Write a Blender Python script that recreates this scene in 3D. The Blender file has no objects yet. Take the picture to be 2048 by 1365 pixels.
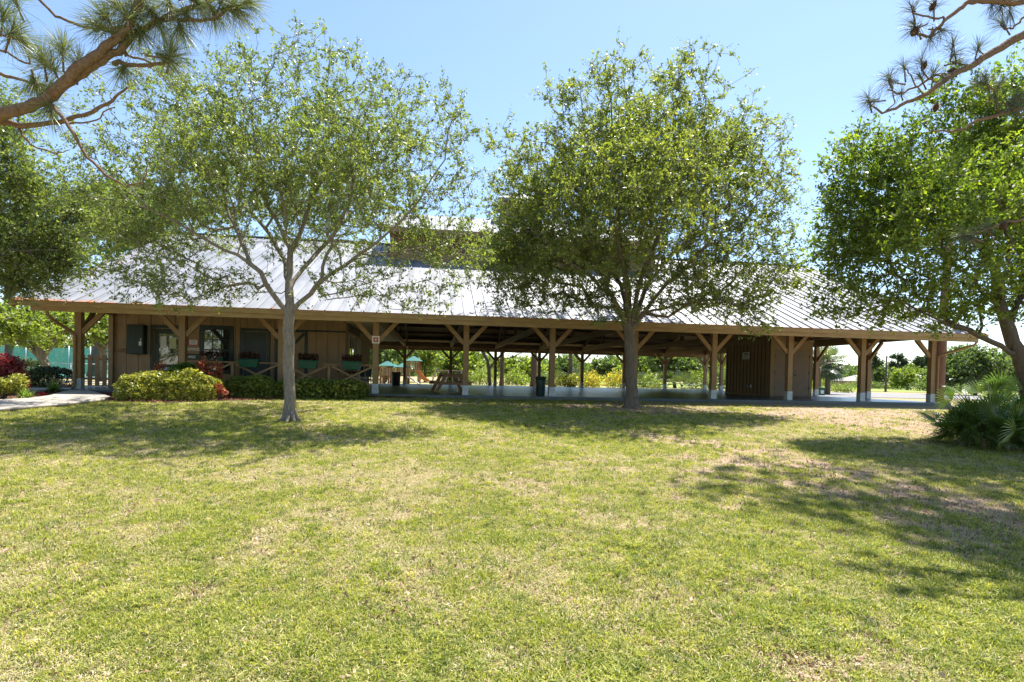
import bpy, math, random
import numpy as np
from mathutils import Vector, Matrix, Euler
rng = np.random.default_rng(7)
random.seed(7)
PI = math.pi
S = bpy.context.scene
COL = S.collection

# ------------------------------------------------------------ camera, sky, sun
CAMZ = 0.70
FPX = 1100.0
ROLL = math.radians(1.2)
PITCH = math.radians(1.0)
cam_d = bpy.data.cameras.new("camera")
cam = bpy.data.objects.new("camera", cam_d)
COL.objects.link(cam)
S.camera = cam
cam_d.sensor_width = 36.0
cam_d.lens = 36.0 * FPX / 2048.0
cam_d.clip_start = 0.05
cam_d.clip_end = 6000
cam_d.shift_y = (752 - 682.5 + FPX * math.tan(PITCH)) / 2048.0
SHIFT = cam_d.shift_y * 2048.0
cam.location = (0, 0, CAMZ)
M0 = Matrix.Rotation(PI / 2 - PITCH, 3, 'X')
cam.rotation_euler = (M0 @ Matrix.Rotation(ROLL, 3, 'Z')).to_euler()
RM = cam.rotation_euler.to_matrix()

SUN_EL = math.radians(67)
SUN_AZ = math.radians(34)          # to the right of straight ahead
w = bpy.data.worlds.new("World")
S.world = w
w.use_nodes = True
nt = w.node_tree
bg = nt.nodes['Background']
sky = nt.nodes.new('ShaderNodeTexSky')
sky.sky_type = 'NISHITA'
sky.sun_disc = False
sky.sun_elevation = SUN_EL
sky.sun_rotation = SUN_AZ
sky.air_density = 1.0
sky.dust_density = 0.45
sky.ozone_density = 2.6
nt.links.new(sky.outputs[0], bg.inputs[0])
bg.inputs[1].default_value = 0.10
sd = bpy.data.lights.new("sun", 'SUN')
sun = bpy.data.objects.new("sun", sd)
COL.objects.link(sun)
sd.energy = 4.9
sd.angle = math.radians(0.55)
sd.color = (1.0, 0.95, 0.86)
sdir = Vector((math.sin(SUN_AZ) * math.cos(SUN_EL), math.cos(SUN_AZ) * math.cos(SUN_EL), math.sin(SUN_EL)))
sun.rotation_euler = sdir.to_track_quat('Z', 'Y').to_euler()
sun.location = sdir * 60
S.view_settings.view_transform = 'Standard'
S.view_settings.look = 'None'
S.view_settings.exposure = 1.43
S.view_settings.gamma = 1
S.view_settings.use_curve_mapping = False
S.render.engine = 'CYCLES'
S.cycles.max_bounces = 7
S.cycles.diffuse_bounces = 4
S.cycles.transmission_bounces = 4
S.cycles.transparent_max_bounces = 6

# ------------------------------------------------------------ geometry frame
TH = math.radians(8.05)
P0 = Vector((-13.7, 17.4, 0.0))
EU = Vector((math.cos(TH), math.sin(TH), 0))
EV = Vector((-math.sin(TH), math.cos(TH), 0))

def L(u, v, z=0.0):
    return P0 + EU * u + EV * v + Vector((0, 0, z))

def gh(x, y):
    """height of the ground (numpy friendly)"""
    vv = (x - P0.x) * EV.x + (y - P0.y) * EV.y
    s = -vv - 0.9
    s = 0.5 * (s + np.sqrt(s * s + 0.16))
    far = np.maximum(vv - 24.0, 0)
    dip = -0.10 * (1 - np.exp(-far / 14.0))
    return -0.11 - 0.052 * s + dip

def ray(px, py):
    d = Vector(((px - 1024) / FPX, (682.5 - py + SHIFT) / FPX, -1.0))
    return RM @ d

def P(px, py, Y):
    """point of the place seen at photo pixel (px,py) at distance Y in front of the camera"""
    d = ray(px, py)
    k = Y / d.y
    return Vector((d.x * k, Y, CAMZ + d.z * k))

def G(px, py):
    """point of the ground seen at a photo pixel"""
    d = ray(px, py)
    lo, hi = 0.5, 900.0
    for _ in range(60):
        m = 0.5 * (lo + hi)
        k = m / d.y
        if CAMZ + d.z * k > gh(d.x * k, m):
            lo = m
        else:
            hi = m
    k = lo / d.y
    return Vector((d.x * k, lo, float(gh(d.x * k, lo))))

# ------------------------------------------------------------ object helpers
def empty(name, label, cat, loc=(0, 0, 0), rz=0.0, group=None, kind=None):
    o = bpy.data.objects.new(name, None)
    COL.objects.link(o)
    o.location = loc
    o.rotation_euler = (0, 0, rz)
    o.empty_display_size = 0.2
    tag(o, label, cat, group, kind)
    return o

def tag(o, label=None, cat=None, group=None, kind=None):
    if label: o['label'] = label
    if cat: o['category'] = cat
    if group: o['group'] = group
    if kind: o['kind'] = kind
    return o

def link(name, me, parent=None, mat=None):
    o = bpy.data.objects.new(name, me)
    COL.objects.link(o)
    if mat is not None and len(me.materials) == 0:
        me.materials.append(mat)
    if parent is not None:
        o.parent = parent
    return o

class MB:
    def __init__(s):
        s.v = []; s.f = []; s.sm = []
    def quad(s, a, b, c, d):
        n = len(s.v); s.v += [tuple(a), tuple(b), tuple(c), tuple(d)]
        s.f.append((n, n + 1, n + 2, n + 3)); s.sm.append(False)
    def poly(s, pts):
        n = len(s.v); s.v += [tuple(p) for p in pts]
        s.f.append(tuple(range(n, n + len(pts)))); s.sm.append(False)
    def box(s, x0, y0, z0, x1, y1, z1):
        s.hexa([(x0, y0, z0), (x1, y0, z0), (x1, y1, z0), (x0, y1, z0),
                (x0, y0, z1), (x1, y0, z1), (x1, y1, z1), (x0, y1, z1)])
    def hexa(s, p):
        n = len(s.v); s.v += [tuple(q) for q in p]
        for f in ((0, 3, 2, 1), (4, 5, 6, 7), (0, 1, 5, 4), (1, 2, 6, 5), (2, 3, 7, 6), (3, 0, 4, 7)):
            s.f.append(tuple(n + i for i in f)); s.sm.append(False)
    def bar(s, a, b, wd, dp, up=(0, 0, 1)):
        """box beam from a to b, wd across, dp along up-ish"""
        a = Vector(a); b = Vector(b); d = (b - a).normalized()
        up = Vector(up)
        sx = d.cross(up)
        if sx.length < 1e-4: sx = d.cross(Vector((1, 0, 0)))
        sx.normalize(); sz = sx.cross(d).normalized()
        sx *= wd / 2; sz *= dp / 2
        s.hexa([a - sx - sz, b - sx - sz, b + sx - sz, a + sx - sz,
                a - sx + sz, b - sx + sz, b + sx + sz, a + sx + sz])
    def tube(s, pts, rad, k=8, cap=True):
        pts = [Vector(p) for p in pts]
        if not hasattr(rad, '__len__'): rad = [rad] * len(pts)
        n0 = len(s.v); prev = None
        for i, p in enumerate(pts):
            if i == 0: d = pts[1] - p
            elif i == len(pts) - 1: d = p - pts[i - 1]
            else: d = pts[i + 1] - pts[i - 1]
            if d.length < 1e-9: d = Vector((0, 0, 1))
            d.normalize()
            if prev is None:
                ax = d.cross(Vector((0.3, 0.9, 0.1))).normalized()
            else:
                ax = (prev - d * prev.dot(d))
                if ax.length < 1e-6: ax = d.cross(Vector((0.9, 0.3, 0.1)))
                ax.normalize()
            prev = ax; ay = d.cross(ax)
            for j in range(k):
                t = 2 * PI * j / k
                s.v.append(tuple(p + (ax * math.cos(t) + ay * math.sin(t)) * rad[i]))
        for i in range(len(pts) - 1):
            for j in range(k):
                a = n0 + i * k + j; b = n0 + i * k + (j + 1) % k
                s.f.append((a, b, b + k, a + k)); s.sm.append(True)
        if cap:
            s.f.append(tuple(n0 + j for j in range(k))[::-1]); s.sm.append(False)
            e = n0 + (len(pts) - 1) * k
            s.f.append(tuple(e + j for j in range(k))); s.sm.append(False)
    def lathe(s, prof, k=16, c=(0, 0, 0)):
        n0 = len(s.v)
        for r, z in prof:
            for j in range(k):
                t = 2 * PI * j / k
                s.v.append((c[0] + r * math.cos(t), c[1] + r * math.sin(t), c[2] + z))
        for i in range(len(prof) - 1):
            for j in range(k):
                a = n0 + i * k + j; b = n0 + i * k + (j + 1) % k
                s.f.append((a, b, b + k, a + k)); s.sm.append(True)
        s.f.append(tuple(n0 + j for j in range(k))[::-1]); s.sm.append(False)
        e = n0 + (len(prof) - 1) * k
        s.f.append(tuple(e + j for j in range(k))); s.sm.append(False)
    def mesh(s, name):
        me = bpy.data.meshes.new(name)
        me.from_pydata(s.v, [], s.f)
        me.polygons.foreach_set('use_smooth', s.sm)
        return me
    def build(s, name, mat, parent=None, bevel=0):
        o = link(name, s.mesh(name), parent, mat)
        if bevel:
            m = o.modifiers.new('bevel', 'BEVEL'); m.width = bevel; m.segments = 1; m.limit_method = 'ANGLE'
        return o

def np_mesh(name, verts, faces, attr=None, smooth=False):
    """fast mesh of equal-size faces; attr = per-face random value"""
    me = bpy.data.meshes.new(name)
    nv = len(verts); nf, k = faces.shape
    me.vertices.add(nv)
    me.vertices.foreach_set('co', np.ascontiguousarray(verts, dtype=np.float32).ravel())
    me.loops.add(nf * k)
    me.loops.foreach_set('vertex_index', np.ascontiguousarray(faces, dtype=np.int32).ravel())
    me.polygons.add(nf)
    me.polygons.foreach_set('loop_start', np.arange(0, nf * k, k, dtype=np.int32))
    try: me.polygons.foreach_set('loop_total', np.full(nf, k, dtype=np.int32))
    except Exception: pass
    if smooth: me.polygons.foreach_set('use_smooth', np.ones(nf, dtype=bool))
    if attr is not None:
        a = me.attributes.new('rnd', 'FLOAT', 'FACE')
        a.data.foreach_set('value', np.ascontiguousarray(attr, dtype=np.float32))
    me.update(calc_edges=True)
    return me

# ------------------------------------------------------------ materials
def newmat(name):
    m = bpy.data.materials.new(name); m.use_nodes = True
    return m, m.node_tree, m.node_tree.nodes['Principled BSDF']

def ramp(nt, fac, stops):
    r = nt.nodes.new('ShaderNodeValToRGB')
    e = r.color_ramp.elements
    e[0].position = stops[0][0]; e[0].color = (*stops[0][1], 1)
    e[1].position = stops[-1][0]; e[1].color = (*stops[-1][1], 1)
    for p, c in stops[1:-1]:
        x = e.new(p); x.color = (*c, 1)
    nt.links.new(fac, r.inputs[0])
    return r.outputs[0]

def noise(nt, scale, detail=4, rough=0.55, coord='Object', stretch=None, dist=0.0):
    tc = nt.nodes.new('ShaderNodeTexCoord')
    n = nt.nodes.new('ShaderNodeTexNoise')
    n.inputs['Scale'].default_value = scale; n.inputs['Detail'].default_value = detail
    n.inputs['Roughness'].default_value = rough; n.inputs['Distortion'].default_value = dist
    src = tc.outputs[coord]
    if stretch:
        mp = nt.nodes.new('ShaderNodeMapping'); mp.inputs['Scale'].default_value = stretch
        nt.links.new(src, mp.inputs[0]); src = mp.outputs[0]
    nt.links.new(src, n.inputs['Vector'])
    return n.outputs['Fac']

def mix(nt, fac, a, b, mode='MIX'):
    m = nt.nodes.new('ShaderNodeMix'); m.data_type = 'RGBA'; m.blend_type = mode
    for i, s in ((0, fac), (6, a), (7, b)):
        if isinstance(s, (int, float)): m.inputs[i].default_value = s
        elif isinstance(s, tuple): m.inputs[i].default_value = (*s, 1)
        else: nt.links.new(s, m.inputs[i])
    return m.outputs[2]

def bump(nt, b, h, strength=0.3, dist=0.01):
    n = nt.nodes.new('ShaderNodeBump'); n.inputs['Strength'].default_value = strength
    n.inputs['Distance'].default_value = dist
    nt.links.new(h, n.inputs['Height']); nt.links.new(n.outputs[0], b.inputs['Normal'])

def pm(name, c1, c2=None, scale=6, rough=0.7, stretch=None, bmp=0.2, bdist=0.006, spec=0.4, metal=0.0, coord='Object', detail=5):
    m, nt, b = newmat(name)
    c2 = c2 or tuple(x * 0.75 for x in c1)
    f = noise(nt, scale, detail, 0.6, coord, stretch)
    nt.links.new(ramp(nt, f, [(0.32, c2), (0.68, c1)]), b.inputs['Base Color'])
    b.inputs['Roughness'].default_value = rough
    b.inputs['Specular IOR Level'].default_value = spec
    b.inputs['Metallic'].default_value = metal
    if bmp: bump(nt, b, noise(nt, scale * 4, 4, 0.6, coord, stretch), bmp, bdist)
    return m

def leafmat(name, cols, trans=0.42, tboost=(1.5, 1.7, 0.6), rough=0.42, spec=0.55, attr='rnd', useobj=False):
    m, nt, b = newmat(name)
    if useobj:
        a = nt.nodes.new('ShaderNodeObjectInfo'); fac = a.outputs['Random']
    else:
        a = nt.nodes.new('ShaderNodeAttribute'); a.attribute_name = attr; fac = a.outputs['Fac']
    n = len(cols)
    c = ramp(nt, fac, [(i / (n - 1), cols[i]) for i in range(n)])
    nt.links.new(c, b.inputs['Base Color'])
    b.inputs['Roughness'].default_value = rough
    b.inputs['Specular IOR Level'].default_value = spec
    t = nt.nodes.new('ShaderNodeBsdfTranslucent')
    nt.links.new(mix(nt, 1.0, c, tboost, 'MULTIPLY'), t.inputs[0])
    mx = nt.nodes.new('ShaderNodeMixShader'); mx.inputs[0].default_value = trans
    nt.links.new(b.outputs[0], mx.inputs[1]); nt.links.new(t.outputs[0], mx.inputs[2])
    nt.links.new(mx.outputs[0], nt.nodes['Material Output'].inputs[0])
    return m

def barkmat(name, c1, c2, scale=9, stretch=(1, 1, 0.25), bmp=0.9, bd=0.02):
    m, nt, b = newmat(name)
    f = noise(nt, scale, 7, 0.65, 'Object', stretch, 0.6)
    g = noise(nt, 1.6, 3, 0.5, 'Object')
    c = ramp(nt, f, [(0.33, c2), (0.62, c1)])
    nt.links.new(mix(nt, g, c, tuple(x * 0.8 for x in c1)), b.inputs['Base Color'])
    b.inputs['Roughness'].default_value = 0.92; b.inputs['Specular IOR Level'].default_value = 0.15
    bump(nt, b, f, bmp, bd)
    return m

def platebark(name, c1, c2):
    m, nt, b = newmat(name)
    tc = nt.nodes.new('ShaderNodeTexCoord'); mp = nt.nodes.new('ShaderNodeMapping')
    mp.inputs['Scale'].default_value = (9, 9, 4); nt.links.new(tc.outputs['Object'], mp.inputs[0])
    v = nt.nodes.new('ShaderNodeTexVoronoi'); v.feature = 'DISTANCE_TO_EDGE'
    nt.links.new(mp.outputs[0], v.inputs['Vector'])
    f = noise(nt, 5, 5)
    c = ramp(nt, v.outputs['Distance'], [(0.02, c2), (0.16, c1)])
    nt.links.new(mix(nt, f, c, tuple(x * 0.6 for x in c1)), b.inputs['Base Color'])
    b.inputs['Roughness'].default_value = 0.95
    bump(nt, b, v.outputs['Distance'], 0.8, 0.03)
    return m

M = {}
M['wood'] = pm('brown painted timber', (0.31, 0.20, 0.095), (0.23, 0.145, 0.065), 5, 0.62, (1, 1, 1), 0.25, 0.004)
M['beam'] = pm('weathered fascia board', (0.35, 0.24, 0.10), (0.25, 0.165, 0.07), 4, 0.6, (0.6, 3, 3), 0.3, 0.004)
M['siding'] = pm('brown plywood siding', (0.35, 0.24, 0.13), (0.27, 0.185, 0.10), 7, 0.75, (2, 2, 0.3), 0.35, 0.004)
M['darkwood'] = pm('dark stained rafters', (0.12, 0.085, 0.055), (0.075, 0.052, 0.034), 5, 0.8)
M['tiewood'] = pm('tie beam timber', (0.26, 0.175, 0.09), (0.18, 0.12, 0.06), 5, 0.7)
M['greenpaint'] = pm('dark green paint', (0.018, 0.04, 0.032), (0.012, 0.028, 0.022), 6, 0.4)
M['boxgreen'] = pm('green planter plastic', (0.012, 0.11, 0.06), (0.008, 0.07, 0.04), 5, 0.38, bmp=0.05)
M['bin'] = pm('dark green bin plastic', (0.02, 0.045, 0.045), (0.012, 0.03, 0.03), 5, 0.4, bmp=0.1)
M['blackbin'] = pm('black bin plastic', (0.025, 0.027, 0.028), (0.014, 0.015, 0.016), 5, 0.45, bmp=0.1)
M['white'] = pm('white painted metal', (0.7, 0.7, 0.68), (0.55, 0.55, 0.53), 20, 0.5, bmp=0.05)
M['galv'] = pm('galvanised post shoe', (0.62, 0.66, 0.66), (0.36, 0.40, 0.42), 16, 0.55, metal=0.2, bmp=0.1)
M['cream'] = pm('cream ceiling boards', (0.62, 0.58, 0.44), (0.5, 0.46, 0.34), 6, 0.7)
M['red'] = pm('sign red', (0.42, 0.035, 0.03), (0.33, 0.025, 0.02), 20, 0.4, bmp=0)
M['ink'] = pm('sign ink', (0.03, 0.03, 0.03), (0.02, 0.02, 0.02), 5, 0.5, bmp=0)
M['print'] = pm('grey print', (0.22, 0.22, 0.2), (0.18, 0.18, 0.17), 5, 0.6, bmp=0)
M['signdark'] = pm('dark number board', (0.035, 0.045, 0.035), (0.025, 0.03, 0.025), 9, 0.5)
M['paper'] = pm('notice paper', (0.72, 0.73, 0.68), (0.62, 0.62, 0.58), 20, 0.7, bmp=0)
M['path'] = pm('pale concrete path', (0.37, 0.33, 0.28), (0.27, 0.245, 0.21), 3.0, 0.85, bmp=0.3, detail=8)
M['kerb'] = pm('grey edging', (0.26, 0.24, 0.21), (0.18, 0.165, 0.145), 6, 0.9)
M['road'] = pm('sunbleached asphalt', (0.20, 0.19, 0.185), (0.14, 0.135, 0.13), 1.5, 0.85)
M['court'] = pm('green court surface', (0.05, 0.22, 0.16), (0.04, 0.17, 0.13), 0.5, 0.6, bmp=0)
M['picnic'] = pm('varnished picnic timber', (0.33, 0.19, 0.085), (0.2, 0.11, 0.05), 6, 0.55, (1, 6, 6))
M['playwood'] = pm('playground cedar', (0.36, 0.17, 0.08), (0.24, 0.11, 0.055), 3, 0.7)
M['playlight'] = pm('pale playground rails', (0.55, 0.42, 0.32), (0.42, 0.3, 0.22), 3, 0.6)
M['playroof'] = pm('teal playground roof', (0.02, 0.15, 0.13), (0.015, 0.11, 0.10), 3, 0.45)
M['slide'] = pm('orange plastic slide', (0.55, 0.22, 0.06), (0.45, 0.17, 0.05), 3, 0.4)
M['bark1'] = barkmat('pale oak bark', (0.36, 0.31, 0.245), (0.07, 0.055, 0.04), 26, (1, 1, 0.3), 1.0, 0.04)
M['bark2'] = barkmat('grey brown oak bark', (0.235, 0.19, 0.145), (0.05, 0.037, 0.027), 20, (1, 1, .3), 1.0, .04)
M['bark3'] = barkmat('dark oak bark', (0.16, 0.13, 0.10), (0.05, 0.04, 0.03), 13)
M['branch'] = barkmat('pine branch bark', (0.30, 0.20, 0.13), (0.07, 0.045, 0.03), 34, (1, 1, 1), 1.0, 0.03)
M['pinebark'] = platebark('red plated pine bark', (0.32, 0.165, 0.11), (0.08, 0.05, 0.04))
M['pinebark2'] = platebark('grey plated pine bark', (0.22, 0.16, 0.13), (0.07, 0.05, 0.04))
M['palmbark'] = barkmat('palm trunk fibre', (0.28, 0.23, 0.17), (0.10, 0.08, 0.055), 8, (1, 1, 3))
M['cone'] = pm('pine cone scales', (0.16, 0.085, 0.045), (0.07, 0.04, 0.025), 30, 0.8)
M['shell'] = pm('house wall', (0.36, 0.24, 0.19), (0.30, 0.2, 0.16), 3, 0.8)
M['hroof'] = pm('grey shingle roof', (0.34, 0.31, 0.29), (0.26, 0.24, 0.22), 3, 0.85)
M['poletim'] = pm('pole timber', (0.10, 0.085, 0.07), (0.06, 0.05, 0.04), 4, 0.9)
M['mesh'] = None

# leaves: dark, mid, bright, yellow
M['leaf1'] = leafmat('live oak leaves', [(0.065, 0.095, 0.032), (0.135, 0.175, 0.055), (0.205, 0.245, 0.072), (0.29, 0.32, 0.10)], 0.45, (1.6, 1.75, 0.6), 0.42, 0.6)
M['leaf2'] = leafmat('laurel oak leaves', [(0.07, 0.10, 0.03), (0.145, 0.185, 0.048), (0.22, 0.25, 0.062), (0.33, 0.335, 0.09)], 0.48, (1.6, 1.7, 0.55), 0.42, 0.6)
M['leaf3'] = leafmat('broad oak leaves', [(0.05, 0.085, 0.022), (0.11, 0.16, 0.035), (0.19, 0.24, 0.045), (0.32, 0.35, 0.06)], 0.52, (1.7, 1.9, 0.5))
M['leafbg'] = leafmat('distant foliage', [(0.045, 0.075, 0.035), (0.085, 0.125, 0.05), (0.135, 0.175, 0.065), (0.21, 0.245, 0.10)], 0.5)
M['leafbgy'] = leafmat('distant bright foliage', [(0.08, 0.12, 0.03), (0.15, 0.20, 0.04), (0.24, 0.28, 0.06), (0.34, 0.35, 0.11)], 0.48)
M['leafpine'] = leafmat('distant pine foliage', [(0.022, 0.04, 0.02), (0.045, 0.07, 0.032), (0.07, 0.095, 0.042)], 0.3)
M['needle'] = leafmat('pine needles', [(0.06, 0.095, 0.035), (0.13, 0.165, 0.055), (0.22, 0.24, 0.09), (0.32, 0.30, 0.14)], 0.35, (1.3, 1.4, 0.7), 0.38)
M['needle2'] = leafmat('grey pine needles', [(0.05, 0.07, 0.045), (0.10, 0.12, 0.07), (0.18, 0.18, 0.12)], 0.3, (1.2, 1.3, 0.8), 0.5, .3)
M['hedge_y'] = leafmat('variegated hedge leaves', [(0.07, 0.10, 0.012), (0.20, 0.22, 0.03), (0.45, 0.43, 0.07), (0.66, 0.60, 0.18)], 0.35, (1.3, 1.4, 0.6))
M['hedge_g'] = leafmat('green hedge leaves', [(0.04, 0.07, 0.012), (0.10, 0.15, 0.022), (0.18, 0.23, 0.035), (0.36, 0.37, 0.09)], 0.35)
M['hedge_d'] = leafmat('dark hedge leaves', [(0.012, 0.028, 0.008), (0.025, 0.05, 0.012), (0.05, 0.085, 0.02)], 0.25)
M['topiary'] = leafmat('olive topiary leaves', [(0.03, 0.045, 0.014), (0.07, 0.085, 0.025), (0.13, 0.13, 0.045)], 0.3)
M['bright'] = leafmat('fresh green leaves', [(0.04, 0.09, 0.012), (0.10, 0.19, 0.02), (0.2, 0.30, 0.04)], 0.4)
M['croton'] = leafmat('red croton leaves', [(0.10, 0.02, 0.025), (0.33, 0.045, 0.045), (0.50, 0.17, 0.08), (0.14, 0.13, 0.03)], 0.35, (1.5, 0.8, 0.6))
M['croton_d'] = leafmat('maroon copperleaf', [(0.07, 0.012, 0.022), (0.16, 0.022, 0.038), (0.30, 0.05, 0.06), (0.46, 0.20, 0.13)], 0.35, (1.5, 0.8, 0.7))
M['flower'] = leafmat('scarlet bracts', [(0.5, 0.03, 0.04), (0.7, 0.10, 0.03), (0.65, 0.06, 0.16)], 0.4, (1.4, 0.8, 0.7))
M['strap'] = leafmat('strap leaves', [(0.05, 0.11, 0.02), (0.12, 0.20, 0.035), (0.24, 0.30, 0.08), (0.48, 0.47, 0.22)], 0.35)
M['palmetto'] = leafmat('saw palmetto fans', [(0.05, 0.09, 0.02), (0.095, 0.15, 0.03), (0.16, 0.22, 0.05), (0.29, 0.36, 0.11)], 0.28, (1.4, 1.8, 0.6), 0.33, 0.7)
M['palm'] = leafmat('sabal palm fans', [(0.05, 0.075, 0.03), (0.11, 0.14, 0.055), (0.21, 0.22, 0.11)], 0.3)
M['potplant'] = leafmat('dark coleus', [(0.05, 0.012, 0.014), (0.09, 0.025, 0.02), (0.04, 0.05, 0.02)], 0.3)
M['yred'] = leafmat('yellow and red shrubs', [(0.14, 0.19, 0.03), (0.30, 0.32, 0.05), (0.50, 0.42, 0.09), (0.45, 0.2, 0.09)], 0.55)
M['grass'] = leafmat('lawn blades', [(0.09, 0.13, 0.03), (0.20, 0.245, 0.045), (0.36, 0.38, 0.07), (0.52, 0.48, 0.12)], 0.4, (1.3, 1.4, 0.5), 0.5, 0.3, useobj=True)
M['drygrass'] = leafmat('dry blades', [(0.44, 0.35, 0.20), (0.60, 0.50, 0.30), (0.42, 0.40, 0.16), (0.68, 0.58, 0.42)], 0.3, (1, 1, 0.8), 0.6, 0.2, useobj=True)
M['litter'] = leafmat('fallen leaves', [(0.16, 0.09, 0.06), (0.30, 0.18, 0.11), (0.42, 0.29, 0.20), (0.48, 0.37, 0.28)], 0.15, (1, 1, 1), 0.6, 0.3)
M['mulchchip'] = leafmat('mulch chips', [(0.10, 0.035, 0.02), (0.19, 0.07, 0.04), (0.28, 0.13, 0.08)], 0.05, (1, 1, 1), 0.8, 0.2)

def m_roof():
    m, nt, b = newmat('galvalume roof sheet')
    f = noise(nt, 0.9, 5, 0.6, 'Object', (1, 0.35, 1))
    g = noise(nt, 14, 3, 0.6, 'Object')
    st = noise(nt, 2.6, 5, 0.65, 'Object', (1, 0.12, 0.12))
    base = mix(nt, 0.55, ramp(nt, f, [(0.3, (0.18, 0.19, 0.215)), (0.7, (0.25, 0.26, 0.285))]), ramp(nt, st, [(0.34, (0.11, 0.12, 0.14)), (0.60, (0.28, 0.285, 0.30))]))
    # rust near the left eave
    tc = nt.nodes.new('ShaderNodeTexCoord'); sp = nt.nodes.new('ShaderNodeSeparateXYZ')
    nt.links.new(tc.outputs['Object'], sp.inputs[0])
    def mr(sock, a, b_, c, d):
        r = nt.nodes.new('ShaderNodeMapRange'); nt.links.new(sock, r.inputs[0])
        for i, x in enumerate((a, b_, c, d)): r.inputs[i + 1].default_value = x
        return r.outputs[0]
    def mul(a, b_, op='MULTIPLY'):
        r = nt.nodes.new('ShaderNodeMath'); r.operation = op
        for i, x in enumerate((a, b_)):
            if isinstance(x, (int, float)): r.inputs[i].default_value = x
            else: nt.links.new(x, r.inputs[i])
        return r.outputs[0]
    eave = mr(sp.outputs['Y'], -1.15, -0.75, 1, 0)
    left = mr(sp.outputs['X'], -1.5, 5.0, 1.0, 0.0)
    rn = noise(nt, 2.2, 5, 0.7, 'Object', (1, 0.6, 1), 0.5)
    rm = mul(mul(eave, 0.30), mul(left, 0.27), 'ADD')
    rm = mul(rm, rn, 'ADD')
    fac = mr(rm, 0.82, 0.95, 0, 1)
    nt.links.new(mix(nt, fac, base, (0.36, 0.15, 0.065)), b.inputs['Base Color'])
    b.inputs['Metallic'].default_value = 0.15
    b.inputs['Specular IOR Level'].default_value = 0.35
    nt.links.new(mr(g, 0.3, 0.7, 0.48, 0.60), b.inputs['Roughness'])
    bump(nt, b, f, 0.12, 0.02)
    return m
M['roof'] = m_roof()

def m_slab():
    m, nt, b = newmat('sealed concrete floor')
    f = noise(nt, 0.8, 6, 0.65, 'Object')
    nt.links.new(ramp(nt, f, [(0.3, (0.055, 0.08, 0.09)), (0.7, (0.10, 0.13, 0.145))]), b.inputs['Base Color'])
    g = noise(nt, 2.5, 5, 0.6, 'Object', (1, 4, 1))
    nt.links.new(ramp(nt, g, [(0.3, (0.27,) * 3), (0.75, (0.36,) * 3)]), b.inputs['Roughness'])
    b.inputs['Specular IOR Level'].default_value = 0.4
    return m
M['slab'] = m_slab()

def m_ground():
    m, nt, b = newmat('worn lawn soil')
    at = nt.nodes.new('ShaderNodeAttribute'); at.attribute_name = 'bare'
    f = noise(nt, 0.55, 8, 0.65, 'Object'); g = noise(nt, 9, 9, 0.75, 'Object'); h = noise(nt, 60, 5, 0.75, 'Object')
    c1 = ramp(nt, g, [(0.30, (0.13, 0.12, 0.055)), (0.5, (0.30, 0.26, 0.13)), (0.70, (0.50, 0.41, 0.27))])
    c2 = ramp(nt, g, [(0.30, (0.24, 0.17, 0.13)), (0.55, (0.40, 0.29, 0.22)), (0.75, (0.55, 0.43, 0.34))])
    c = mix(nt, at.outputs['Fac'], c1, c2)
    d = ramp(nt, h, [(0.32, (0.5, 0.5, 0.5)), (0.65, (1.25, 1.2, 1.15))])
    nt.links.new(mix(nt, 0.8, c, d, 'MULTIPLY'), b.inputs['Base Color'])
    b.inputs['Roughness'].default_value = 0.95; b.inputs['Specular IOR Level'].default_value = 0.1
    bump(nt, b, h, 0.8, 0.03)
    return m
M['ground'] = m_ground()
M['farlawn'] = pm('mown far lawn', (0.21, 0.25, 0.045), (0.16, 0.20, 0.035), 0.25, 0.95, bmp=0)
M['mulch'] = pm('brown mulch', (0.16, 0.07, 0.042), (0.07, 0.032, 0.02), 22, 0.95, bmp=0.9, bdist=0.03)

def m_glass():
    m, nt, b = newmat('window glass')
    b.inputs['Base Color'].default_value = (0.03, 0.035, 0.03, 1)
    b.inputs['Roughness'].default_value = 0.03
    b.inputs['Specular IOR Level'].default_value = 1.0
    b.inputs['Coat Weight'].default_value = 1.0
    b.inputs['Coat IOR'].default_value = 1.6
    b.inputs['Coat Roughness'].default_value = 0.02
    return m
M['glass'] = m_glass()

def m_screen():
    m, nt, b = newmat('teal windscreen mesh')
    b.inputs['Base Color'].default_value = (0.05, 0.20, 0.18, 1); b.inputs['Roughness'].default_value = 0.8
    t = nt.nodes.new('ShaderNodeBsdfTranslucent'); t.inputs[0].default_value = (0.10, 0.34, 0.30, 1)
    tr = nt.nodes.new('ShaderNodeBsdfTransparent')
    a = nt.nodes.new('ShaderNodeMixShader'); a.inputs[0].default_value = 0.55
    c = nt.nodes.new('ShaderNodeMixShader'); c.inputs[0].default_value = 0.42
    nt.links.new(b.outputs[0], a.inputs[1]); nt.links.new(t.outputs[0], a.inputs[2])
    nt.links.new(a.outputs[0], c.inputs[1]); nt.links.new(tr.outputs[0], c.inputs[2])
    nt.links.new(c.outputs[0], nt.nodes['Material Output'].inputs[0])
    return m
M['screen'] = m_screen()

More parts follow.
